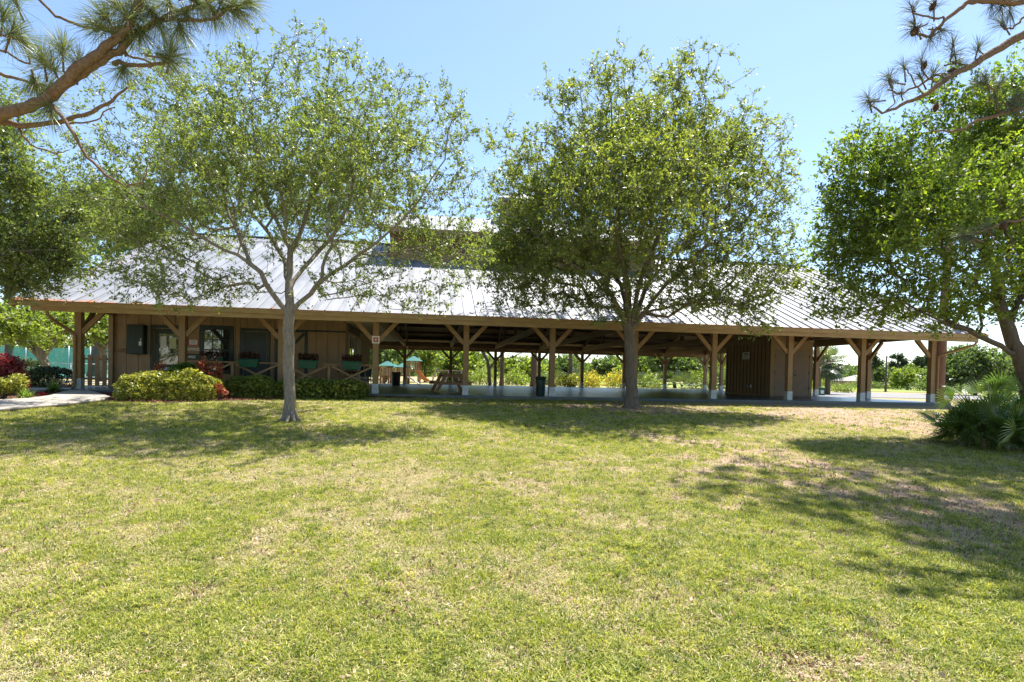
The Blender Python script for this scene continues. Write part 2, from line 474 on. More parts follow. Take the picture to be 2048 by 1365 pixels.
# ------------------------------------------------------------ noise for masks
def vnoise(x, y, scale, seed=0):
    x = np.asarray(x, float) * scale; y = np.asarray(y, float) * scale
    xi = np.floor(x).astype(np.int64); yi = np.floor(y).astype(np.int64)
    fx = x - xi; fy = y - yi
    fx = fx * fx * (3 - 2 * fx); fy = fy * fy * (3 - 2 * fy)
    def h(a, b):
        n = (a * 374761393 + b * 668265263 + seed * 974634777) & 0x7fffffff
        n = ((n ^ (n >> 13)) * 1274126177) & 0x7fffffff
        return ((n ^ (n >> 16)) & 0xffff) / 65535.0
    return (h(xi, yi) * (1 - fx) + h(xi + 1, yi) * fx) * (1 - fy) + (h(xi, yi + 1) * (1 - fx) + h(xi + 1, yi + 1) * fx) * fy

def fbm(x, y, s, seed=0, o=4):
    r = 0; a = 0.5; t = 0
    for i in range(o):
        r = r + a * vnoise(x, y, s * 2 ** i, seed + i * 17); t += a; a *= 0.55
    return r / t

# bare patches of soil (seen mostly in the right middle of the lawn)
BARE = []
for px, py, rx, ry in ((1760, 838, 210, 28), (1450, 905, 160, 26), (1560, 930, 120, 30), (1350, 880, 90, 14),
                       (1290, 815, 150, 12), (1640, 960, 260, 50), (1830, 1010, 220, 70), (1400, 1000, 90, 20), (1190, 1225, 60, 26),
                       (1700, 1260, 120, 30), (860, 1230, 200, 40), (250, 1150, 240, 70), (1180, 930, 110, 22), (1900, 860, 80, 20), (1330, 1170, 160, 40), (1000, 812, 260, 12), (1266, 818, 46, 9), (580, 845, 34, 8),
                       (1080, 940, 200, 40), (700, 1290, 300, 60), (1480, 1330, 250, 50)):
    c = G(px, py); a = G(px + rx, py); f = G(px, py - ry); n_ = G(px, py + ry)
    BARE.append((c.x, c.y, abs(a.x - c.x), 0.5 * abs(f.y - n_.y)))
BSTR = [1, .9, .9, .6, .8, .6, .65, .5, .8, .6, .55, .5, .45, .9, .5, .5, 1, .9, .4, .5, .55]

def bare(x, y):
    x = np.asarray(x, float); y = np.asarray(y, float)
    b = np.zeros(x.shape)
    for (cx, cy, rx, ry), s in zip(BARE, BSTR):
        d = ((x - cx) / rx) ** 2 + ((y - cy) / ry) ** 2
        b = np.maximum(b, s * np.clip(1.3 - d, 0, 1))
    n = fbm(x, y, 2.4, 3)
    gate = np.clip((x + 1.0) / 2.5, 0.35, 1.0)
    return np.clip(b * 1.15 * gate + (n - 0.5) * 2.3 - 0.12, 0, 1)

# ------------------------------------------------------------ ground sheet
def build_ground():
    def axis(a, b, fine0, fine1, st):
        l = list(np.arange(fine0, fine1 + 1e-6, st))
        s = st; x = fine1
        while x < b: s *= 1.28; x += s; l.append(x)
        s = st; x = fine0
        while x > a: s *= 1.28; x -= s; l.insert(0, x)
        return np.array(l)
    xs = axis(-2500, 2500, -18, 20, 0.2); ys = axis(-60, 4500, 0, 24, 0.2)
    X, Y = np.meshgrid(xs, ys)
    Z = gh(X, Y) + (fbm(X, Y, 0.5, 9) - 0.5) * 0.05 * np.clip(1 - np.abs(Y - 8) / 14, 0, 1) * (Y < 15.0)
    V = np.stack([X.ravel(), Y.ravel(), Z.ravel()], 1)
    nx = len(xs); ny = len(ys)
    i = np.arange(ny - 1)[:, None] * nx + np.arange(nx - 1)[None, :]
    F = np.stack([i, i + 1, i + nx + 1, i + nx], -1).reshape(-1, 4)
    me = np_mesh('ground', V, F, None, True)
    a = me.attributes.new('bare', 'FLOAT', 'POINT')
    a.data.foreach_set('value', bare(V[:, 0], V[:, 1]).astype(np.float32))
    o = link('ground', me, None, M['ground'])
    tag(o, 'worn green and straw coloured lawn rising gently to the pavilion', 'lawn', kind='structure')
build_ground()

def resample(pts, n):
    p = np.array([[q[0], q[1]] for q in pts], float)
    d = np.r_[0, np.cumsum(np.hypot(*np.diff(p, axis=0).T))]
    t = np.linspace(0, d[-1], n)
    return np.stack([np.interp(t, d, p[:, 0]), np.interp(t, d, p[:, 1])], 1)

def strip(name, A, B, mat, dz, label, cat, n=40, m=10, thick=0.06):
    a = resample(A, n); b = resample(B, n)
    V = []
    for j in range(m + 1):
        q = a + (b - a) * j / m
        z = gh(q[:, 0], q[:, 1]) + dz
        V.append(np.c_[q, z])
    V = np.concatenate(V)
    i = np.arange(m)[:, None] * n + np.arange(n - 1)[None, :]
    F = np.stack([i, i + 1, i + n + 1, i + n], -1).reshape(-1, 4)
    o = link(name, np_mesh(name, V, F), None, mat)
    if thick:
        md = o.modifiers.new('thick', 'SOLIDIFY'); md.thickness = thick; md.offset = -1
        e = o.modifiers.new('b', 'BEVEL'); e.width = 0.01; e.limit_method = 'ANGLE'
    tag(o, label, cat, kind='structure')
    return o

gp = lambda l: [G(*q) for q in l]
# curved footpath
near = gp([(-260, 836), (-100, 834), (0, 826), (80, 819), (150, 812), (200, 806), (222, 800)])
far = gp([(-260, 812), (-100, 811), (0, 806), (60, 803), (100, 797), (135, 787), (150, 782)])
strip('path', far, near, M['path'], 0.03, 'pale concrete footpath curving to the left corner of the pavilion', 'path')
mul_n = gp([(-260, 811), (-100, 810), (0, 805), (58, 802), (98, 796), (132, 786), (146, 781)])
mul_f = gp([(-400, 778), (-200, 776), (0, 772), (40, 771), (80, 770), (120, 770), (140, 772)])
strip('garden_bed', mul_f, mul_n, M['mulch'], 0.02, 'red brown mulch bed left of the footpath', 'garden bed', thick=0)
strip('bed_edging', gp([(-260, 812.5), (-100, 811.5), (0, 806.5), (60, 803.5), (100, 797.5), (134, 787.5), (148, 782.5)]), mul_n, M['kerb'], 0.05,
      'narrow grey edging between the mulch bed and the footpath', 'edging', m=1)
strip('hedge_bed', [L(0.6, -0.5), L(5, -0.5), L(11, -0.5)], gp([(186, 803), (330, 806), (430, 803), (560, 800), (700, 796), (748, 793)]), M['mulch'], 0.018,
      'dark mulch strip under the hedges before the office porch', 'garden bed', thick=0)

# slab, walk in front of the right part, asphalt, far lawn
SL = empty('floor_slab', 'dark glossy concrete floor under the pavilion roof', 'floor', P0, TH, kind='structure')
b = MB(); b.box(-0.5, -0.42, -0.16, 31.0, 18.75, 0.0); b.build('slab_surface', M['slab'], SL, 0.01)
b = MB(); b.box(-2.4, -1.0, -0.16, -0.5, 6.0, -0.02); b.build('side_apron', M['path'], SL, 0.01)
strip('road', [P(1560, 800, 30), P(1800, 800, 31), P(2500, 800, 33)], [P(1560, 800, 44), P(1800, 800, 46), P(2600, 800, 50)], M['road'], 0.02,
      'sunlit grey asphalt drive beyond the right end of the pavilion', 'road', n=20, m=4, thick=0)
strip('far_lawn', [(10, 56), (90, 56)], [(10, 135), (220, 135)], M['farlawn'], 0.03, 'bright mown field far beyond the pavilion on the right', 'field', n=12, m=12, thick=0)
strip('back_lawn', [L(-4, 20.5), L(32, 20.5)], [L(-6, 30), L(34, 30)], pm('back grass strip', (0.26, 0.28, 0.07), (0.3, 0.25, 0.13), 1.2, 0.95, bmp=0.4), 0.02,
      'sunny yellow green grass strip behind the pavilion', 'lawn', n=30, m=6, thick=0)

# ------------------------------------------------------------ leaf makers
def leaf_arrays(C, size, aspect=0.42, D=None, up=0.0, sj=0.35):
    """C centres; D preferred long axis (or None). returns verts, faces(4)"""
    n = len(C)
    d = rng.normal(size=(n, 3))
    if D is not None: d = d * 0.75 + D * 1.1
    d /= np.linalg.norm(d, axis=1)[:, None]
    q = rng.normal(size=(n, 3)); q[:, 2] += up
    nn = q - (q * d).sum(1)[:, None] * d
    nn /= np.linalg.norm(nn, axis=1)[:, None] + 1e-9
    s = np.cross(nn, d)
    l = size * (1 + sj * rng.normal(size=n)).clip(0.45, 1.8)
    l = l[:, None]; w_ = l * aspect
    V = np.empty((n, 4, 3))
    V[:, 0] = C - d * l * 0.5
    V[:, 1] = C + s * w_ * 0.5 + d * l * 0.06 - nn * l * 0.0
    V[:, 2] = C + d * l * 0.5 - nn * l * 0.12
    V[:, 3] = C - s * w_ * 0.5 + d * l * 0.06 + nn * l * 0.10
    F = np.arange(n * 4).reshape(n, 4)
    return V.reshape(-1, 3), F

def leaves_obj(name, C, size, mat, parent, aspect=0.42, D=None, up=0.0, rnd=None, kind='stuff', loc=None):
    V, F = leaf_arrays(C, size, aspect, D, up)
    if rnd is None: rnd = rng.random(len(C))
    if loc is not None: V = V - np.array(loc)
    o = link(name, np_mesh(name, V, F, rnd), parent, mat)
    if kind: o['kind'] = kind
    return o

# ------------------------------------------------------------ tree grower
def grow(seedpaths, targets, bf=0.35, step=0.35):
    """seedpaths: list of (points, attach index of node or -1). Returns pos, parent"""
    pos = []; par = []
    for pts in seedpaths:
        pts = [Vector(p) for p in pts]
        # root this path at nearest existing node
        if pos:
            a = np.array(pos); k = int(np.argmin(np.linalg.norm(a - np.array(pts[0]), axis=1)))
        else: k = -1
        last = k
        for i in range(len(pts)):
            if i == 0:
                if k == -1: pos.append(tuple(pts[0])); par.append(-1); last = 0
                continue
            seg = pts[i] - pts[i - 1]; m = max(1, int(seg.length / step))
            for j in range(1, m + 1):
                q = pts[i - 1] + seg * j / m
                if j < m: q = q + Vector(rng.normal(size=3)) * seg.length / m * 0.06
                pos.append(tuple(q)); par.append(last); last = len(pos) - 1
    nseed = len(pos)
    pos = [np.array(p) for p in pos]
    plen = [0.0] * len(pos)
    for i in range(len(pos)):
        if par[i] >= 0: plen[i] = plen[par[i]] + float(np.linalg.norm(pos[i] - pos[par[i]]))
    T = np.array(targets); n = len(T)
    A = np.array(pos)
    cost = np.full(n, 1e9); best = np.zeros(n, int)
    # seeds below the crown should not attract
    zmin = T[:, 2].min() - 0.6
    for i in range(nseed):
        if pos[i][2] < zmin: continue
        c = np.linalg.norm(T - pos[i], axis=1) + bf * plen[i]
        m = c < cost; cost[m] = c[m]; best[m] = i
    alive = np.ones(n, bool); tips = []
    for _ in range(n):
        cc = np.where(alive, cost, 1e9); t = int(np.argmin(cc)); alive[t] = False
        k = best[t]; a = pos[k]; e = T[t]; seg = e - a; ln = float(np.linalg.norm(seg))
        m = max(1, int(ln / step)); last = k; new = []
        bow = rng.normal(size=3) * ln * 0.07; bow[2] -= 0.03 * ln
        for j in range(1, m + 1):
            f = j / m
            q = a + seg * f + bow * math.sin(PI * f) if j < m else e
            pos.append(q); par.append(last)
            plen.append(plen[last] + float(np.linalg.norm(q - pos[last]))); last = len(pos) - 1; new.append(last)
        tips.append(last)
        for q in new:
            c = np.linalg.norm(T - pos[q], axis=1) + bf * plen[q]
            m_ = alive & (c < cost); cost[m_] = c[m_]; best[m_] = q
    return np.array(pos), np.array(par), tips, nseed

def skeleton_mesh(pos, par, rt, rtip, flare=1.0, nk=(4, 6, 12), minr=0.0):
    n = len(pos)
    ch = [[] for _ in range(n)]
    for i, p in enumerate(par):
        if p >= 0: ch[p].append(i)
    ntip = sum(1 for c in ch if not c)
    e = math.log(max(ntip, 3)) / math.log(rt / rtip)
    R = np.zeros(n)
    for i in range(n - 1, -1, -1):      # children always have higher index
        R[i] = rtip if not ch[i] else sum(R[c] ** e for c in ch[i]) ** (1 / e)
    rad = R
    mb = MB()
    stack = [0]; done = set()
    starts = [(0, -1)]
    while starts:
        i, p0 = starts.pop()
        chain = [i]
        while ch[chain[-1]]:
            cs = sorted(ch[chain[-1]], key=lambda c: -rad[c])
            for c in cs[1:]: starts.append((c, chain[-1]))
            chain.append(cs[0])
        pts = [pos[c] for c in chain]; rr = [rad[c] for c in chain]
        if p0 >= 0:
            pts = [pos[p0]] + pts; rr = [min(rad[p0], rr[0] * 1.25)] + rr
        if len(pts) < 2: continue
        if rr[0] < minr: continue
        if p0 < 0 and flare != 1.0:
            L0 = 0
            for q in range(len(rr)):
                h = pts[q][2] - pts[0][2]
                rr[q] *= 1 + (flare - 1) * math.exp(-h / 0.22)
        k = nk[0] if rr[0] < 0.03 else (nk[1] if rr[0] < 0.09 else nk[2])
        mb.tube(pts, rr, k, cap=False)
    return mb

def ell_sample(ells, n, shell=0.45):
    """ells: (cx,cy,cz,rx,ry,rz) ; weight by volume"""
    E = np.array(ells); w_ = E[:, 3] * E[:, 4] * E[:, 5]; w_ = w_ ** 0.92; w_ /= w_.sum()
    k = rng.choice(len(E), n, p=w_)
    d = rng.normal(size=(n, 3)); d /= np.linalg.norm(d, axis=1)[:, None]
    r = rng.random(n) ** shell
    return E[k, :3] + d * r[:, None] * E[k, 3:6]

def px_ells(lst, Y, dscale=0.8):
    """ellipsoids given by where their middles stand in the photo, turned into places at distance Y+dy"""
    out = []
    for (px, py, rx, ry, dy) in lst:
        c = P(px, py, Y + dy); k = (Y + dy) / FPX
        out.append((c.x, c.y, c.z, rx * k, max(rx, ry) * k * dscale, ry * k))
    return out

def tree(name, label, cat, seeds, ells, nt_, nl, lsize, rt, rtip, bark, leaf, bf=0.35, step=0.35, spread=0.16, shell=0.45,
         aspect=0.42, flare=1.0, twigs=True, group=None, nk=(4, 6, 12), up=0.3, clumpy=0.0, ground_tilt=0, minr=0.0):
    base = Vector(seeds[0][0])
    root = empty(name, label, cat, base, 0, group)
    T = ell_sample(ells, nt_, shell)
    if clumpy:
        keep = fbm(T[:, 0] + T[:, 1] * 0.6, T[:, 2] + T[:, 1] * 0.3, 1.0 / clumpy, 5 + int(base.x) % 7, 3) > 0.43
        T = np.concatenate([T[keep], T[~keep][::3]])
    pos, par, tips, ns = grow(seeds, T, bf, step)
    pos = np.array([np.array(p) for p in pos])
    mb = skeleton_mesh(pos - np.array(base), par, rt, rtip, flare, nk, minr)
    # leaf sprays at twig ends
    tipp = pos[tips]; dirs = tipp - pos[par[tips]]
    dirs /= np.linalg.norm(dirs, axis=1)[:, None] + 1e-9
    n = len(tipp)
    nsub = 4; per = max(2, nl // nsub)
    C = []; D = []
    for k in range(nsub):
        dd = dirs * 0.7 + rng.normal(size=(n, 3)) * 0.75; dd[:, 2] += 0.12
        dd /= np.linalg.norm(dd, axis=1)[:, None]
        ln = spread * 2.0 * rng.uniform(0.5, 1.2, n)
        st = tipp - dirs * (spread * 0.8 * rng.random(n))[:, None]
        if twigs:
            en = st + dd * ln[:, None]
            sx = np.cross(dd, rng.normal(size=(n, 3))); sx /= np.linalg.norm(sx, axis=1)[:, None] + 1e-9
            r0 = rtip * 0.8
            n0 = len(mb.v)
            tv = np.stack([st - sx * r0, st + sx * r0, en], 1).reshape(-1, 3) - np.array(base)
            mb.v += [tuple(x) for x in tv]
            mb.f += [(n0 + 3 * i, n0 + 3 * i + 1, n0 + 3 * i + 2) for i in range(n)]
            mb.sm += [False] * n
        for j in range(per):
            t = rng.random(n) * 1.05
            c = st + dd * (ln * t)[:, None] + rng.normal(size=(n, 3)) * spread * 0.16
            C.append(c); D.append(dd)
    C = np.concatenate(C); D = np.concatenate(D)
    # per-clump tint plus per-leaf tint
    tint = (0.55 * rng.random(len(C)) + 0.45 * np.tile(rng.random(n), nsub * per))
    top = (C[:, 2] - C[:, 2].min()) / (np.ptp(C[:, 2]) + 1e-6)
    tr = link('trunk', mb.mesh('trunk'), root, bark)
    if flare > 1.5:
        for i in range(7):
            a = 2 * PI * (i + .6 * rng.random()) / 7; q = rt * rng.uniform(2.6, 4.2); m_ = MB()
            ca, sa = math.cos(a), math.sin(a); b_ = a + rng.normal() * .35
            m_.tube([(ca * rt * .5, sa * rt * .5, .34), (ca * rt * 1.25, sa * rt * 1.25, .15), (ca * rt * 2.0, sa * rt * 2.0, .09), (math.cos(b_) * q, math.sin(b_) * q, .03)], [rt * .5, rt * .42, rt * .26, rt * .08], 8)
            m_.build('root', bark, root)
    cr = leaves_obj('crown', C, lsize, leaf, root, aspect, D, up, tint, 'stuff', base)
    return root

def px_path(lst, Y):
    return [P(px, py, Y + dy) for (px, py, dy) in lst]

# ---- the two lawn oaks, the oak at the right edge
g1 = G(580, 842); Y1 = g1.y
s1 = [[g1 - Vector((0, 0, 0.1))] + px_path([(579, 780, 0), (577, 710, 0), (576, 660, 0), (579, 628, 0)], Y1),
      px_path([(579, 628, 0), (548, 592, -.1), (522, 545, -.3), (475, 510, -.5), (420, 485, -.8), (360, 450, -1.0), (300, 418, -1.0), (240, 350, -.9)], Y1),
      px_path([(500, 528, -.4), (478, 470, 0), (455, 420, .3), (440, 330, .5)], Y1),
      px_path([(579, 628, 0), (577, 560, .2), (581, 500, .3), (560, 455, .3), (531, 410, .2), (524, 330, .1), (505, 250, 0), (500, 180, 0)], Y1),
      px_path([(581, 505, .3), (605, 455, .6), (622, 400, .9), (650, 350, 1.1), (690, 280, 1.3), (705, 180, 1.3)], Y1),
      px_path([(600, 470, .5), (590, 400, -.2), (560, 340, -.8), (520, 290, -1.2)], Y1),
      px_path([(579, 628, 0), (622, 588, .1), (662, 548, -.2), (705, 520, -.5), (760, 480, -.7), (805, 440, -.8), (850, 380, -.8), (890, 320, -.6)], Y1),
      px_path([(700, 522, -.5), (760, 505, .2), (830, 500, .8), (890, 480, 1.2)], Y1),
      px_path([(632, 578, 0), (655, 600, -.6), (690, 596, -1.0), (720, 590, -1.3)], Y1),
      px_path([(577, 590, .1), (570, 520, 1.0), (540, 470, 1.8), (480, 400, 2.2)], Y1),
      px_path([(577, 570, .1), (640, 500, 1.2), (700, 430, 2.0), (760, 380, 2.3)], Y1)]
e1 = px_ells([(340, 585, 120, 38, -.8), (800, 600, 130, 32, -.5), (905, 500, 85, 80, .2), (860, 480, 110, 60, .5), (930, 470, 60, 70, .2), (640, 590, 60, 30, -1.2), (240, 540, 100, 45, -.3), (190, 380, 75, 100, 0), (215, 450, 90, 80, .3), (340, 170, 90, 80, 0), (930, 330, 45, 90, .3), (940, 430, 50, 90, .3), (330, 330, 190, 160, 0), (450, 230, 150, 120, 0), (640, 230, 200, 140, .3), (820, 290, 140, 140, 0), (290, 470, 150, 95, -.3),
              (860, 470, 120, 120, 0), (690, 95, 62, 62, .3), (560, 370, 240, 150, 0), (900, 230, 50, 70, 0), (760, 560, 160, 55, -.3),
              (400, 560, 150, 45, -.6), (230, 300, 90, 90, 0), (500, 130, 60, 50, 0), (880, 540, 80, 60, 0), (420, 330, 150, 120, -1.3), (700, 340, 170, 130, -1.3), (450, 350, 150, 120, 2.2), (680, 340, 160, 120, 2.4), (400, 420, 150, 100, 3.6), (660, 420, 160, 100, 3.9)], Y1, 1.0)
tree('oak_tree', 'airy live oak with pale trunk forking low, left of the middle of the lawn', 'tree', s1, e1, 6400, 34, 0.060, 0.118, 0.0042,
     M['bark1'], M['leaf1'], bf=0.3, step=0.22, spread=0.13, shell=0.55, aspect=0.40, flare=1.6, clumpy=1.0)
g2 = G(1266, 816); Y2 = g2.y
s2 = [[g2 - Vector((0, 0, 0.1))] + px_path([(1264, 780, 0), (1262, 720, 0), (1259, 665, 0)], Y2),
      px_path([(1259, 665, 0), (1248, 640, -.2), (1222, 590, -.6), (1185, 555, -1.0), (1130, 520, -1.3), (1070, 470, -1.4)], Y2),
      px_path([(1259, 665, 0), (1256, 570, .3), (1238, 470, .4), (1228, 350, .4), (1222, 200, .4)], Y2),
      px_path([(1259, 665, 0), (1280, 565, -.3), (1325, 450, -.6), (1362, 330, -.6), (1382, 190, -.6)], Y2),
      px_path([(1262, 660, 0), (1315, 590, -.4), (1385, 520, -.9), (1450, 450, -1.2), (1530, 380, -1.2)], Y2),
      px_path([(1259, 660, 0), (1242, 570, .8), (1150, 440, 1.8), (1080, 370, 2.2)], Y2),
      px_path([(1259, 660, 0), (1300, 560, 1.2), (1400, 450, 2.4), (1470, 400, 2.8)], Y2),
      px_path([(1259, 660, 0), (1250, 560, -1.2), (1230, 450, -2.2), (1240, 380, -2.6)], Y2),
      px_path([(1285, 625, -.2), (1350, 610, -.8), (1430, 600, -1.3), (1490, 600, -1.5)], Y2)]
e2 = px_ells([(1050, 590, 100, 45, 0), (1170, 600, 110, 32, -.6), (1410, 606, 140, 35, -.6), (1560, 580, 75, 70, -.2), (1010, 430, 60, 120, .4), (1560, 400, 55, 90, .3), (990, 520, 60, 60, .6), (1020, 500, 80, 70, -.3), (1180, 520, 120, 80, -.8), (1300, 350, 200, 150, 2.4), (1080, 400, 120, 100, 2.0), (1240, 250, 140, 130, 0), (1395, 230, 125, 120, 0), (1070, 370, 115, 130, 0), (1280, 400, 260, 180, 0), (1480, 320, 105, 110, 0),
              (1520, 470, 90, 120, 0), (1130, 540, 180, 80, -.3), (1380, 550, 190, 85, -.3), (1222, 145, 52, 60, 0), (1382, 130, 50, 55, 0),
              (1010, 300, 50, 80, 0), (1235, 635, 70, 26, -1.5), (1500, 640, 55, 35, -1.2), (1040, 500, 90, 110, 0), (1300, 420, 220, 160, -2), (1120, 190, 50, 60, 0)], Y2)
tree('oak_tree', 'dense dark trunked oak right of the middle of the lawn, before the pavilion', 'tree', s2, e2, 7800, 34, 0.085, 0.172, 0.0055,
     M['bark2'], M['leaf2'], bf=0.3, step=0.32, spread=0.175, shell=0.5, aspect=0.42, flare=2.1, clumpy=1.4)
Y3 = 12.2
g3 = P(2072, 845, Y3); g3.z = float(gh(g3.x, g3.y))
s3 = [[g3 - Vector((0, 0, 0.1))] + px_path([(2056, 770, 0), (2040, 710, 0), (2018, 660, 0), (2000, 610, 0), (1990, 540, 0), (1965, 440, 0), (1945, 330, 0), (1960, 200, .2)], Y3),
      px_path([(2038, 712, 0), (1985, 685, -.2), (1935, 660, -.4), (1880, 642, -.6), (1800, 600, -1.0), (1735, 560, -1.2)], Y3),
      px_path([(2002, 620, 0), (1920, 540, -.8), (1830, 470, -1.4), (1740, 400, -1.6)], Y3),
      px_path([(1990, 540, 0), (1900, 400, .5), (1820, 330, .9), (1750, 320, 1.0)], Y3),
      px_path([(2015, 655, 0), (2080, 500, .5), (2130, 350, .5), (2120, 220, .3)], Y3),
      px_path([(2000, 600, 0), (1960, 520, 1.5), (1900, 450, 2.6)], Y3),
      px_path([(2000, 610, 0), (2020, 500, -1.5), (2000, 400, -2.6)], Y3)]
e3 = px_ells([(1690, 520, 75, 60, -.2), (1770, 600, 120, 50, -.4), (1655, 600, 45, 35, -.3), (1890, 630, 110, 34, -.3), (1765, 330, 125, 90, 0), (1950, 210, 110, 100, 0), (1900, 400, 210, 140, 0), (2100, 330, 190, 230, 0), (1725, 470, 110, 90, 0),
              (1830, 570, 170, 75, -.4), (1680, 590, 65, 55, -.5), (2010, 600, 90, 50, 0), (1675, 400, 40, 60, 0), (2160, 550, 150, 120, 0), (1960, 450, 190, 140, -1.8)], Y3)
tree('oak_tree', 'broad leafy oak at the right edge, trunk behind the palmetto clump', 'tree', s3, e3, 4700, 32, 0.082, 0.155, 0.0035,
     M['bark3'], M['leaf3'], bf=0.3, step=0.28, spread=0.19, shell=0.5, aspect=0.46, flare=1.3, clumpy=1.0)

# ---- dense oak overhanging from the left edge
Y4 = 14.2
g4 = P(-190, 820, Y4); g4.z = float(gh(g4.x, g4.y))
s4 = [[g4] + px_path([(-185, 700, 0), (-170, 600, 0), (-120, 500, 0), (-60, 400, 0), (0, 330, 0)], Y4),
      px_path([(-170, 600, 0), (-80, 540, -.5), (20, 500, -.9), (120, 500, -1.0)], Y4),
      px_path([(-120, 500, 0), (-20, 450, .6), (80, 400, .8), (180, 430, .8)], Y4)]
e4 = px_ells([(40, 500, 135, 85, 0), (120, 520, 90, 75, 0), (-80, 420, 150, 140, 0), (40, 360, 110, 90, 0), (-20, 250, 110, 90, 0), (150, 420, 75, 60, 0), (30, 570, 70, 45, 0)], Y4, 0.7)
tree('oak_tree', 'dense small leaved oak leaning in over the left eave of the pavilion', 'tree', s4, e4, 2700, 30, 0.070, 0.2, 0.004,
     M['bark3'], M['leaf1'], bf=0.3, step=0.3, spread=0.22, shell=0.7, aspect=0.5, clumpy=1.2)

# ------------------------------------------------------------ background trees
def bgtree(name, label, cx, top, bot, hw, Y, leaf, bark, trunkx=None, tw=0.18, nt_=170, nl=40, ls=0.2, kind='round', cat='tree', group=None, gz=None, lean=0, sp=None):
    """tree standing at distance Y; top/bot = photo rows of the crown's top and bottom, hw = half width in photo pixels"""
    k = Y / FPX
    c = P(cx, 0.5 * (top + bot), Y); rx = hw * k; rz = 0.5 * (bot - top) * k
    bx = P(trunkx if trunkx else cx, 770, Y).x
    base = Vector((bx, Y, float(gh(bx, Y))))
    el = []
    nb = 6 if kind == 'round' else 5
    for i in range(nb):
        a = 2 * PI * i / nb + rng.random(); q = 0.5
        s = rng.uniform(0.45, 0.62)
        el.append((c.x + math.cos(a) * rx * q, c.y + math.sin(a) * rx * 0.45, c.z + rz * rng.uniform(-0.35, 0.3), rx * s, rx * s * 0.9, rz * s * 1.1))
    el.append((c.x, c.y, c.z + rz * 0.35, rx * 0.55, rx * 0.5, rz * 0.62))
    top_ = Vector((c.x, c.y, c.z - rz * 0.1))
    seeds = [[base, base.lerp(top_, 0.4) + Vector((rng.normal() * rx * .05, 0, 0)), base.lerp(top_, 0.75), top_]]
    for i in range(3):
        a = rng.random() * 2 * PI
        seeds.append([base.lerp(top_, 0.55), Vector((c.x + math.cos(a) * rx * 0.5, c.y + math.sin(a) * rx * 0.4, c.z))])
    return tree(name, label, cat, seeds, el, nt_, nl, ls, tw, tw * 0.06, bark, leaf, bf=0.4, step=max(0.4, rx / 7), spread=sp or max(0.25, ls * 1.7),
                shell=0.6, aspect=0.6, twigs=False, nk=(3, 5, 8), group=group)

def bgpine(label, cx, top, bot, hw, Y, tw=0.16, nt_=120, nl=40, ls=0.22, group=None, trunkx=None):
    """flat topped pine: bare trunk, layered clumps"""
    k = Y / FPX
    c = P(cx, 0.5 * (top + bot), Y); rx = hw * k; rz = 0.5 * (bot - top) * k
    bx = P(trunkx or cx, 770, Y).x
    base = Vector((bx, Y, float(gh(bx, Y)))); tp = Vector((c.x, Y, c.z + rz * 0.85))
    el = []
    for i in range(8):
        a = rng.random() * 2 * PI; q = rng.uniform(0.2, 0.75)
        zz = rng.uniform(-0.9, 0.85); q *= (1.0 - 0.45 * max(0, zz))
        el.append((c.x + math.cos(a) * rx * q, c.y + math.sin(a) * rx * q, c.z + rz * zz, rx * 0.34, rx * 0.34, rz * 0.17))
    el.append((c.x, c.y, c.z + rz * 0.8, rx * 0.3, rx * 0.3, rz * 0.2))
    seeds = [[base, base.lerp(tp, 0.3), base.lerp(tp, 0.6), tp]]
    for e in el[:8]:
        seeds.append([Vector((c.x, c.y, e[2] - rz * 0.12)), Vector(e[:3])])
    return tree('pine_tree', label, 'tree', seeds, el, nt_, nl, ls, tw, tw * 0.07, M['pinebark2'], M['leafpine'], bf=0.2, step=0.6,
                spread=0.32, shell=0.6, aspect=0.3, twigs=False, nk=(3, 5, 8), group=group)

BG = 'trees beyond the pavilion'
# left side
bgtree('shade_tree', 'spreading bright green tree with a stout pale trunk before the tennis court fence', 60, 590, 700, 150, 27, M['leafbgy'], M['bark1'], 107, 0.2, 420, 44, 0.15, group=BG)
bgtree('shade_tree', 'bright tree with many low pale stems seen between the corner post and the office wall', 205, 600, 705, 80, 31, M['leafbgy'], M['bark1'], 200, 0.17, 300, 40, 0.15, group=BG)
bgtree('shade_tree', 'tall dark tree rising over the left end of the roof', 250, 320, 560, 120, 42, M['leafbg'], M['bark3'], 180, 0.3, 520, 46, 0.22, group=BG)
bgtree('shade_tree', 'tall grey green tree at the far left above the tennis court', 20, 330, 600, 150, 46, M['leafbg'], M['bark3'], 20, 0.3, 480, 46, 0.25, group=BG)
# behind court
for i, (cx, t, b_, hw, Y) in enumerate(((-60, 640, 760, 90, 70), (60, 655, 765, 80, 74), (170, 640, 765, 85, 70), (290, 630, 765, 90, 78))):
    bgtree('shade_tree', ['dense tree far behind the left half of the tennis fence', 'rounded tree behind the middle of the tennis fence', 'olive tree behind the right half of the tennis fence',
                          'tall tree hidden behind the office, left of the porch'][i], cx, t, b_, hw, Y, M['leafbgy' if i % 2 else 'leafbg'], M['bark3'], None, 0.22, 150, 44, 0.34, group=BG)
